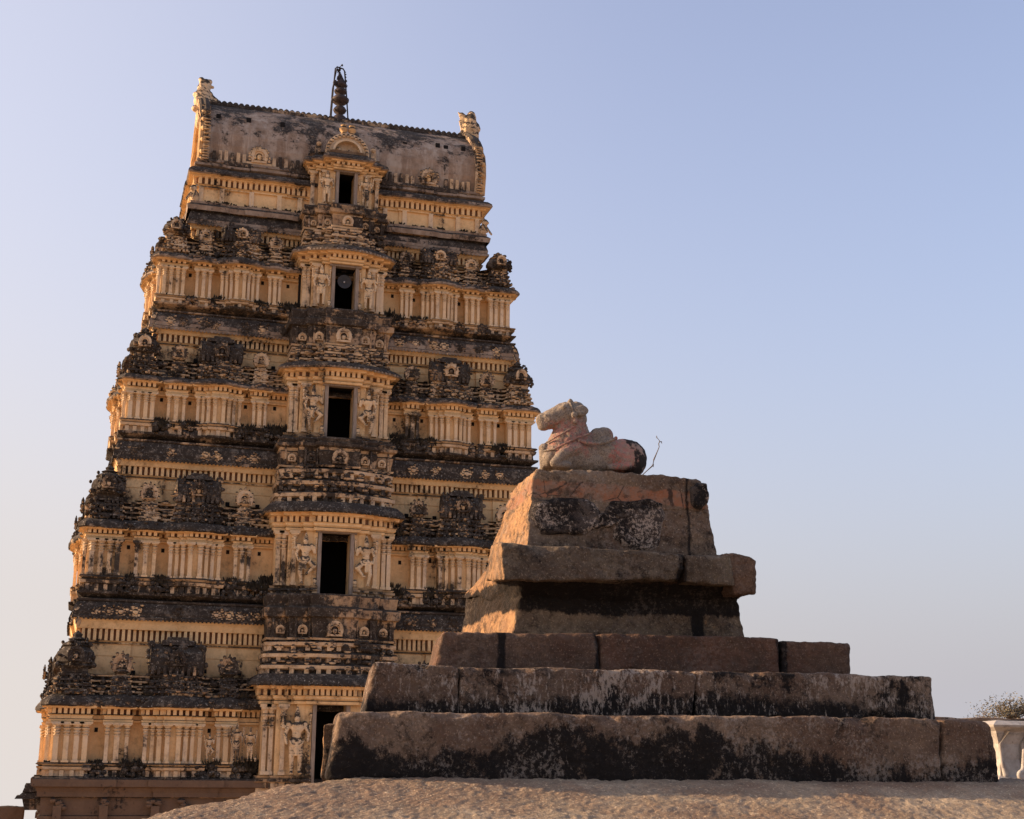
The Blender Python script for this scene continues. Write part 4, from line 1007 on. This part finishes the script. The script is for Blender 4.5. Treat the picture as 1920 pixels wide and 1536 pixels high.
# raised remains of plaster on the drum
mb = MB()
def blob(cx_, cy_, rx, ry, sd_):
    vs = []; fs = []; n = 40; rings = 9
    for k in range(rings+1):
        q = 1-k/rings
        for i in range(n):
            a_ = 2*math.pi*i/n; rr = q*(1+.22*noise.noise(Vector((math.cos(a_)*1.6+sd_, math.sin(a_)*1.6, 0)))+.06*noise.noise(Vector((math.cos(a_)*6+sd_, math.sin(a_)*6, 0))))
            sx_ = math.copysign(abs(math.cos(a_))**.75, math.cos(a_)); sz_ = math.copysign(abs(math.sin(a_))**.75, math.sin(a_))
            p = at(cx_+rx*rr*sx_, cy_-ry*rr*sz_, Yd)
            hgt = .0 if k == 0 else .030+.012*noise.noise(p*14+Vector((sd_, 0, 0)))
            if k == 1: hgt *= .8
            vs.append(p-Vector((0, hgt-.004, 0)))
    for k in range(rings):
        for i in range(n): fs.append((k*n+i, k*n+(i+1) % n, (k+1)*n+(i+1) % n, (k+1)*n+i)[::-1])
    mb.add(vs, fs)
blob(1061, 968, 64, 37, 2); blob(1200, 985, 44, 48, 5); blob(1135, 975, 24, 13, 8); blob(1165, 955, 30, 18, 11); blob(1205, 955, 36, 20, 12); blob(1311, 930, 17, 24, 15)
ppart(mb, 'plaster_patch', ['patch'], [o for o in plat.children if o.name.startswith('pedestal_drum')][0])

# --- sloping slab in front
rows = [(1450, 8.25, 1.56), (1457, 8.0, 1.552), (1466, 7.86, 1.53), (1478, 7.74, 1.492), (1492, 7.60, 1.445), (1508, 7.44, 1.395), (1524, 7.28, 1.34), (1538, 7.16, 1.30)]
left = [(625, 1450), (600, 1457), (536, 1463), (489, 1471), (426, 1489), (326, 1507), (262, 1526), (218, 1538)]
mb = MB(); vs = []; fs = []; NX, NR = 620, 90
def itp(tab, t_):
    k_ = t_*(len(tab)-1); a_ = min(int(k_), len(tab)-2); f_ = k_-a_; return [tab[a_][i]*(1-f_)+tab[a_+1][i]*f_ for i in range(len(tab[0]))]
XR = 8.0
for j in range(NR+1):
    t_ = j/NR; py, Y_, _z = itp(rows, t_); lx, ly = itp(left, t_); p0 = at(lx, ly, Y_)
    z_row = at(lx, ly, Y_).z
    for i in range(NX+1):
        u = (i/NX)**1.15; x = p0.x+(XR-p0.x)*u
        dl = x-p0.x; z = z_row-.035*math.exp(-dl*9)
        q = Vector((x, Y_, z))
        d = noise.noise(q*Vector((2.2, 3, 2)))*.012+noise.noise(q*9)*.009+noise.noise(q*22+Vector((3, 0, 0)))*.006+noise.noise(q*48)*.008
        vs.append((x, Y_+.6*d, z+d))
for j in range(NR):
    for i in range(NX): a_ = j*(NX+1)+i; fs.append((a_, a_+1, a_+NX+2, a_+NX+1)[::-1])
mb.add(vs, fs, 0)
def skirt(idx, dx, dy, dz, n=6):
    base = [Vector(vs[i]) for i in idx]; vv = []; ff = []; m_ = len(base)
    for k_ in range(n+1):
        q = k_/n
        for p in base: vv.append(p+Vector((dx*q*q, dy*q*q, dz*q))+noise.noise_vector(p*5+Vector((0, 0, q*2)))*.02*q)
    for k_ in range(n):
        for i in range(m_-1): ff.append((k_*m_+i, k_*m_+i+1, (k_+1)*m_+i+1, (k_+1)*m_+i))
    mb.add(vv, ff, 0)
skirt([NR*(NX+1)+i for i in range(NX+1)], 0, .15, -.35); skirt([j*(NX+1) for j in range(NR+1)][::-1], .12, .05, -.35)
sl = link(mb.mesh('base_slab', ['slabm'], (4, 8, 1.2), True), 'base_slab', None, (4, 8, 1.2))
for p in sl.data.polygons: pass
tag(sl, 'broad pitted sunlit granite slab sloping in front of the lowest step', 'stone slab')
# masonry under the slab down to the ground
mb = MB()
M['under'] = granite('brown_masonry', (.16, .095, .06), (.11, .07, .05), patch=.3, lichen=.2)
x = 1.6; k = 0
while x < 8.2:
    for r_ in range(3):
        y0, z0, z1 = 7.5, r_*.38, r_*.38+.37
        rough_block(mb, [(x+.01, y0, z0), (x+.98, y0, z0), (x+.98, y0, z1), (x+.01, y0, z1), (x+.01, 12, z0), (x+.98, 12, z0), (x+.98, 12, z1), (x+.01, 12, z1)], .08, .02, .02, 0, k); k += 1
    x += 1.0
mb.box(1.9, 8.2, 8.3, 12, 1.13, 1.45)
un = link(mb.mesh('masonry_footing', ['under'], (4.5, 8, 0)), 'masonry_footing', None, (4.5, 8, 0)); tag(un, 'brown coursed masonry footing beneath the granite slab', 'footing')

# ================================================================ THE STONE BULL
bu = MB(); YB = 9.30; SC = 1.0
org = at(1105, 884, YB)
mpp = (at(1106, 884, YB)-org).length/6.4      # metres per enlarged photo pixel
def N(cx_, cy_, y=0):
    bx = 980+cx_/6.4; return ((cx_-800)*mpp*.985, y, (966+(cx_-800)*.081-cy_)*mpp)
def nb(cx_, cy_, r, y=0, ry=None):
    rx, rz = (r if isinstance(r, tuple) else (r, r)); bu.ball(N(cx_, cy_, y), (rx*mpp, ry or min(rx, rz)*mpp, rz*mpp), 0, 20, 14)
def nc(a_, b_, ra, rb, ya=0, yb=0, n=7):
    for i in range(n+1):
        t_ = i/n; r = (ra+(rb-ra)*t_)*mpp; p = Vector(N(a_[0], a_[1], ya)).lerp(Vector(N(b_[0], b_[1], yb)), t_); bu.ball(p, r, 0, 14, 10)
nb(800, 860, (520, 150), ry=.105); nb(700, 780, (300, 190), ry=.11); nb(1020, 800, (300, 205), ry=.115); nb(1285, 835, (210, 225), ry=.12); nb(1220, 760, (190, 165), ry=.09)
nc((480, 800), (640, 360), 200, 125); nc((420, 760), (520, 420), 170, 110); nc((700, 700), (690, 480), 160, 90)
nc((560, 260), (640, 250), 95, 80); nb(640, 240, (105, 85), ry=.05)
nc((560, 310), (270, 395), 128, 84); nb(238, 368, (82, 84), ry=.044); nb(240, 440, (62, 52), ry=.036); nb(470, 240, (90, 68), ry=.052); nc((520, 300), (310, 368), 138, 108); nb(420, 380, (170, 72), ry=.052); nb(250, 400, (80, 92), ry=.045); nb(480, 370, (120, 70), ry=.06)
nc((840, 620), (900, 560), 90, 95); nb(985, 560, (108, 108), ry=.05); nb(960, 640, (140, 90), ry=.07)
nc((250, 700), (260, 880), 60, 55); nb(300, 820, (90, 110), ry=.09)
for sy in (-1, 1):
    nc((600, 720), (420, 790), 75, 62, sy*.085, sy*.115); nc((420, 790), (310, 900), 62, 48, sy*.115, sy*.12); nc((330, 915), (480, 925), 40, 42, sy*.12, sy*.11)
    nb(1230, 870, (190, 130), y=sy*.075, ry=.05); nc((1200, 945), (980, 955), 50, 30, sy*.105, sy*.11)
    nb(655, 285, (92, 60), y=sy*.076, ry=.026); nb(640, 320, (50, 40), y=sy*.09, ry=.018); nc((560, 200), (545, 160), 34, 24, sy*.04, sy*.045); nb(250, 330, (22, 16), y=sy*.045, ry=.012); nb(455, 245, (40, 32), y=sy*.066, ry=.022)
    nc((560, 340), (572, 425), 38, 34, sy*.08, sy*.082)
bm = NB('granite_bull')
n1 = bm.noise(5, 6, .65, dist=.3); n2 = bm.noise(22, 6, .7, off=3); n3 = bm.noise(120, 3, .7, off=9)
c = bm.mix(bm.ramp(n2, .35, .66), (.36, .29, .22), (.25, .20, .155)); c = bm.mix(bm.math('MULTIPLY', bm.ramp(n3, .45, .62), .75), c, (.11, .09, .07))
px = bm.comp(bm.pos, 0); pz = bm.comp(bm.pos, 2); wob = bm.math('MULTIPLY', bm.math('SUBTRACT', n1, .5), .22); wob2 = bm.math('MULTIPLY', bm.math('SUBTRACT', bm.noise(13, 6, .7, off=6), .5), .20)
def win(v, lo, hi, s=.03): return bm.math('MULTIPLY', bm.ramp(v, lo-s, lo+s), bm.math('SUBTRACT', 1, bm.ramp(v, hi-s, hi+s)))
pxx = bm.math('ADD', px, bm.math('ADD', wob, wob2)); pzz = bm.math('ADD', pz, wob2)
def X(cx_): return org.x+(cx_-800)*mpp
def Zz(cy_): return org.z+(966-cy_)*mpp
rd = win(pxx, X(1030), X(1260)); rd2 = bm.math('MULTIPLY', win(pxx, X(300), X(780)), win(pzz, Zz(800), Zz(420)))
grit = bm.ramp(bm.noise(40, 5, .75, off=12), .40, .58)
c = bm.mix(bm.math('MULTIPLY', bm.math('MULTIPLY', bm.math('MAXIMUM', rd, bm.math('MULTIPLY', rd2, .6)), .72), grit), c, (.50, .13, .10))
pk = bm.ramp(pxx, X(1060), X(1180)); c = bm.mix(bm.math('MULTIPLY', pk, .45), c, (.42, .26, .20))
bk_ = bm.math('MULTIPLY', bm.ramp(pxx, X(1240), X(1275)), bm.ramp(bm.noise(8, 5, .6, off=51), .43, .48)); bk2_ = bm.math('MULTIPLY', win(pxx, X(1130), X(1400)), bm.math('SUBTRACT', 1, bm.ramp(pzz, Zz(935), Zz(900))))
c = bm.mix(bm.math('MULTIPLY', bm.math('MAXIMUM', bk_, bk2_), .95), c, (.018, .015, .014))
bm.bump(bm.math('ADD', n3, bm.math('MULTIPLY', n2, 1.8)), .9, .012)
M['bull'] = bm.done(c)
bull = thing('bull_statue', org, 'reclining granite bull statue with red powder stains, facing left on the pedestal', 'statue')
link(bake(bu, 'body', ['bull'], .006, 2, .0032, 38), 'body', bull)
def strand(name, pts, r, bead=None, parent=bull):
    mb = MB()
    for i in range(len(pts)-1):
        a_, b_ = Vector(pts[i]), Vector(pts[i+1]); n = max(1, int((b_-a_).length/(r*.9)))
        for j in range(n): mb.ball(a_.lerp(b_, j/n), r*(1 if not bead else (1.25 if j % 2 else .8)), 0, 7, 5)
    link(bake(mb, name, ['bull'], .004, 0), name, parent)
for sy in (-1, 1):
    strand('necklace', [N(265, 640, sy*.035), N(330, 605, sy*.085), N(450, 545, sy*.098), N(560, 480, sy*.088), N(680, 455, sy*.068), N(745, 440, sy*.04)], .0075)
    strand('necklace', [N(235, 740, sy*.045), N(330, 735, sy*.10), N(450, 680, sy*.118), N(580, 620, sy*.118), N(700, 575, sy*.10), N(790, 545, sy*.07)], .008)
    strand('back_chain', [N(600, 640, sy*.112), N(700, 680, sy*.122), N(820, 690, sy*.124), N(930, 675, sy*.122), N(1010, 645, sy*.118), N(1080, 612, sy*.098)], .012, True)
    strand('head_strap', [N(530, 165, sy*.03), N(535, 205, sy*.066), N(545, 270, sy*.086), N(560, 335, sy*.094), N(560, 430, sy*.09)], .009)
    mb = MB(); mb.ball(N(560, 350, sy*.104), (.024, .014, .024), 0, 10, 7); mb.ball(N(575, 420, sy*.10), (.020, .014, .020), 0, 10, 7); link(bake(mb, 'ear_ornament', ['bull'], .004, 1), 'ear_ornament', bull)
mb = MB(); strand('bell', [N(232, 790, 0), N(225, 840, 0)], .024)

# --- dry twig behind the bull
mb = MB(); tp = [(1208, 886), (1216, 876), (1226, 872), (1229, 856), (1236, 842), (1234, 832), (1240, 828), (1232, 820)]
Yt = 9.75
root = at(1205, 893, Yt)
P_ = [at(x, y, Yt) for x, y in [(1200, 895), (1214, 882), (1224, 873), (1226, 862), (1232, 848), (1236, 838), (1235, 832), (1237, 827), (1233, 822), (1230, 819)]]
mb.tube(P_, [.004, .0035, .0055, .0055, .0035, .003, .0035, .0025, .002, .0015], 6)
for a_, b_ in (((1225, 870), (1225, 876)), ((1236, 829), (1241, 828)), ((1238, 829), (1236, 826)), ((1232, 822), (1231, 817)), ((1240, 828), (1241, 832))): mb.tube([at(*a_, Yt), at(*b_, Yt)], [.004, .002], 5)
tw = link(mb.mesh('dry_twig', ['bark'], root), 'dry_twig', None, root); tag(tw, 'thin bare dry twig sticking up behind the rump of the stone bull', 'twig')

# ================================================================ RIGHT EDGE: whitewashed shrine, wall, tree
b = NB('old_whitewash'); c = b.mix(b.ramp(b.noise(5, 6, .7), .38, .66), (.42, .38, .335), (.28, .25, .215)); c = b.mix(b.math('MULTIPLY', b.ramp(b.noise(9, 6, .75, off=4, stretch=(1, 1, .4)), .56, .66), .75), c, (.16, .13, .12)); b.bump(b.noise(30, 5), .4, .01); M['white'] = b.done(c)
YS = 13.5
p0, p1, p2 = at(1857, 1362, YS), at(1862, 1352, YS), at(1895, 1470, YS)
wx, wt, wbm = p0.x, at(1885, 1348, YS).z, at(1890, 1466, YS).z
sh = thing('whitewashed_shrine', (wx+1.4, YS+1, 0), 'small whitewashed shrine with flared cap and curved ribs beyond the lowest step', 'shrine')
mb = MB(); rect = [(wx+.16, YS+.1), (wx+3, YS+.1), (wx+3, YS+2.2), (wx+.16, YS+2.2)]
hz = wt-wbm
mb.sweep(rect, [(.0, 0.0, 0), (.0, wbm-.02, 0), (.10, wbm, 0), (.09, wbm+.04, 0), (.03, wbm+hz*.10, 0), (.0, wbm+hz*.35, 0), (.02, wbm+hz*.6, 0), (.07, wbm+hz*.74, 0), (.08, wbm+hz*.76, 0)], True, .004, .06)
link(mb.mesh('body', ['white'], sh.location), 'body', sh)
mb = MB(); mb.sweep(rect, [(.07, wbm+hz*.75, 0), (.09, wbm+hz*.80, 0), (.16, wbm+hz*.87, 0), (.17, wbm+hz*.90, 0), (.06, wbm+hz*.97, 0), (-.25, wt, 0), (-.9, wt+.02, 0)], True, .008, .06)
link(mb.mesh('cap', ['white'], sh.location), 'cap', sh)
for x in (wx+.16, wx+.42, wx+2.0):
    mb = MB(); mb.tube([(x+.01, YS+.07, wbm+.0), (x+.02, YS+.05, wbm+.07), (x+.0, YS+.075, wbm+hz*.35), (x+.0, YS+.06, wbm+hz*.6), (x+.05, YS+.01, wbm+hz*.82)], [.03, .03, .02, .022, .03], 8)
    link(mb.mesh('corner_rib', ['white'], sh.location, True), 'corner_rib', sh)
mb = MB(); c0 = at(1916, 1455, YS-.1)
for q in range(14): a_ = q*.5; mb.ball(c0+Vector((.05*math.cos(a_)*(1-q/18), 0, .05*math.sin(a_)*(1-q/18))), .028, 0, 8, 6)
for q in range(8): mb.ball(c0+Vector((.02+.004*q, 0, .05+.03*q)), .028-.001*q, 0, 8, 6)
link(bake(mb, 'scroll', ['white'], .01, 1), 'scroll', sh, tuple(-Vector(sh.location)))

p0, p1 = at(1738, 1343, 20), at(1890, 1348, 20)
mb = MB(); rough_block(mb, [(p0.x, 20, 0), (p1.x+3, 20, 0), (p1.x+3, 20, p1.z), (p0.x, 20, p0.z), (p0.x, 20.5, 0), (p1.x+3, 20.5, 0), (p1.x+3, 20.5, p1.z), (p0.x, 20.5, p0.z)], .1, .03, .02)
wl = link(mb.mesh('boundary_wall', ['step2'], (p0.x, 20, 0)), 'boundary_wall', None, (p0.x, 20, 0)); tag(wl, 'dark stone wall top just above the right end of the lowest step', 'wall')

def tree(px_, py_, Y_, rad, h0):
    c = at(px_, py_, Y_); base = Vector((c.x, Y_, h0))
    t = thing('spreading_tree', base, 'small grey green thorn tree with thin open branches behind the whitewashed shrine', 'tree')
    tr = MB(); cr = MB(); rnd = random.Random(4); fork = Vector((c.x, Y_, c.z-rad*.9))
    tr.tube([base, base.lerp(fork, .5)+Vector((.1, 0, 0)), fork], [.22, .17, .14], 8)
    def grow(p, d, l, r, lv):
        r = max(r, .014); q = p+d*l; mid = p.lerp(q, .5)+Vector((rnd.uniform(-.1, .1), rnd.uniform(-.1, .1), rnd.uniform(-.05, .08)))*l
        tr.tube([p, mid, q], [r, r*.8, r*.6], 5)
        if lv == 0 or l < .16:
            for k_ in range(20):
                o = q+Vector((rnd.gauss(0, 1), rnd.gauss(0, 1), rnd.gauss(0, .7)))*.17; s_ = rnd.uniform(.022, .05)
                a_ = Vector((rnd.gauss(0, 1), rnd.gauss(0, 1), rnd.gauss(0, 1))).normalized(); b_ = a_.orthogonal().normalized()
                cr.add([o-a_*s_, o+b_*s_*.5, o+a_*s_, o-b_*s_*.5], [(0, 1, 2, 3)])
            return
        for k_ in range(rnd.choice((2, 3, 3))):
            nd = (d+Vector((rnd.gauss(0, .55), rnd.gauss(0, .55), rnd.gauss(.05, .35)))).normalized(); grow(q, nd, l*rnd.uniform(.62, .85), r*.6, lv-1)
    for k_ in range(7):
        a_ = k_*.9; grow(fork, Vector((math.cos(a_)*.9, math.sin(a_)*.9, rnd.uniform(.25, .9))).normalized(), rad*.46, .085, 4)
    link(tr.mesh('trunk', ['bark'], base), 'trunk', t); link(cr.mesh('crown', ['leaf'], base), 'crown', t)
tree(1924, 1326, 34, 1.0, -6.0)

# ================================================================ LEFT EDGE wall, ground
p0, p1 = at(-60, 1510, 52), at(46, 1513, 52)
mb = MB(); x = p1.x-14; k = 0
while x < p1.x-.1:
    x2 = min(x+1.1, p1.x); rough_block(mb, [(x, 52, p1.z-.62), (x2-.02, 52, p1.z-.62), (x2-.02, 52, p1.z), (x, 52, p1.z), (x, 53, p1.z-.62), (x2-.02, 53, p1.z-.62), (x2-.02, 53, p1.z), (x, 53, p1.z)], .12, .03, .03, 0, k); k += 1; x += 1.1
mb.box(p1.x-14, p1.x-.02, 52.05, 53, -6, p1.z-.61)
wl = link(mb.mesh('enclosure_wall', ['base'], (p1.x-7, 52.5, -6)), 'enclosure_wall', None, (p1.x-7, 52.5, -6)); tag(wl, 'low brown stone enclosure wall meeting the left foot of the tower', 'wall')

mb = MB(); vs = []; fs = []
xs = [-9000, -3000, -1000, -300, -100, -50, -30, -20, -10, 0, 10, 20, 30, 50, 100, 300, 1000, 3000, 9000]; ys = [-9000, -3000, -500, -100, -30, -10, 0, 8, 14, 18, 22, 26, 32, 40, 60, 80, 150, 500, 2000, 9000]
for y in ys:
    for x in xs:
        t_ = min(1, max(0, (y-14)/18)); far = max(0, math.hypot(x-5, y-30)-60); vs.append((x, y, -6*(t_*t_*(3-2*t_))-.05*far))
n = len(xs)
for j in range(len(ys)-1):
    for i in range(n-1): fs.append((j*n+i, j*n+i+1, (j+1)*n+i+1, (j+1)*n+i))
mb.add(vs, fs); g = link(mb.mesh('ground', ['ground'], smooth=True), 'ground'); tag(g, kind='structure')
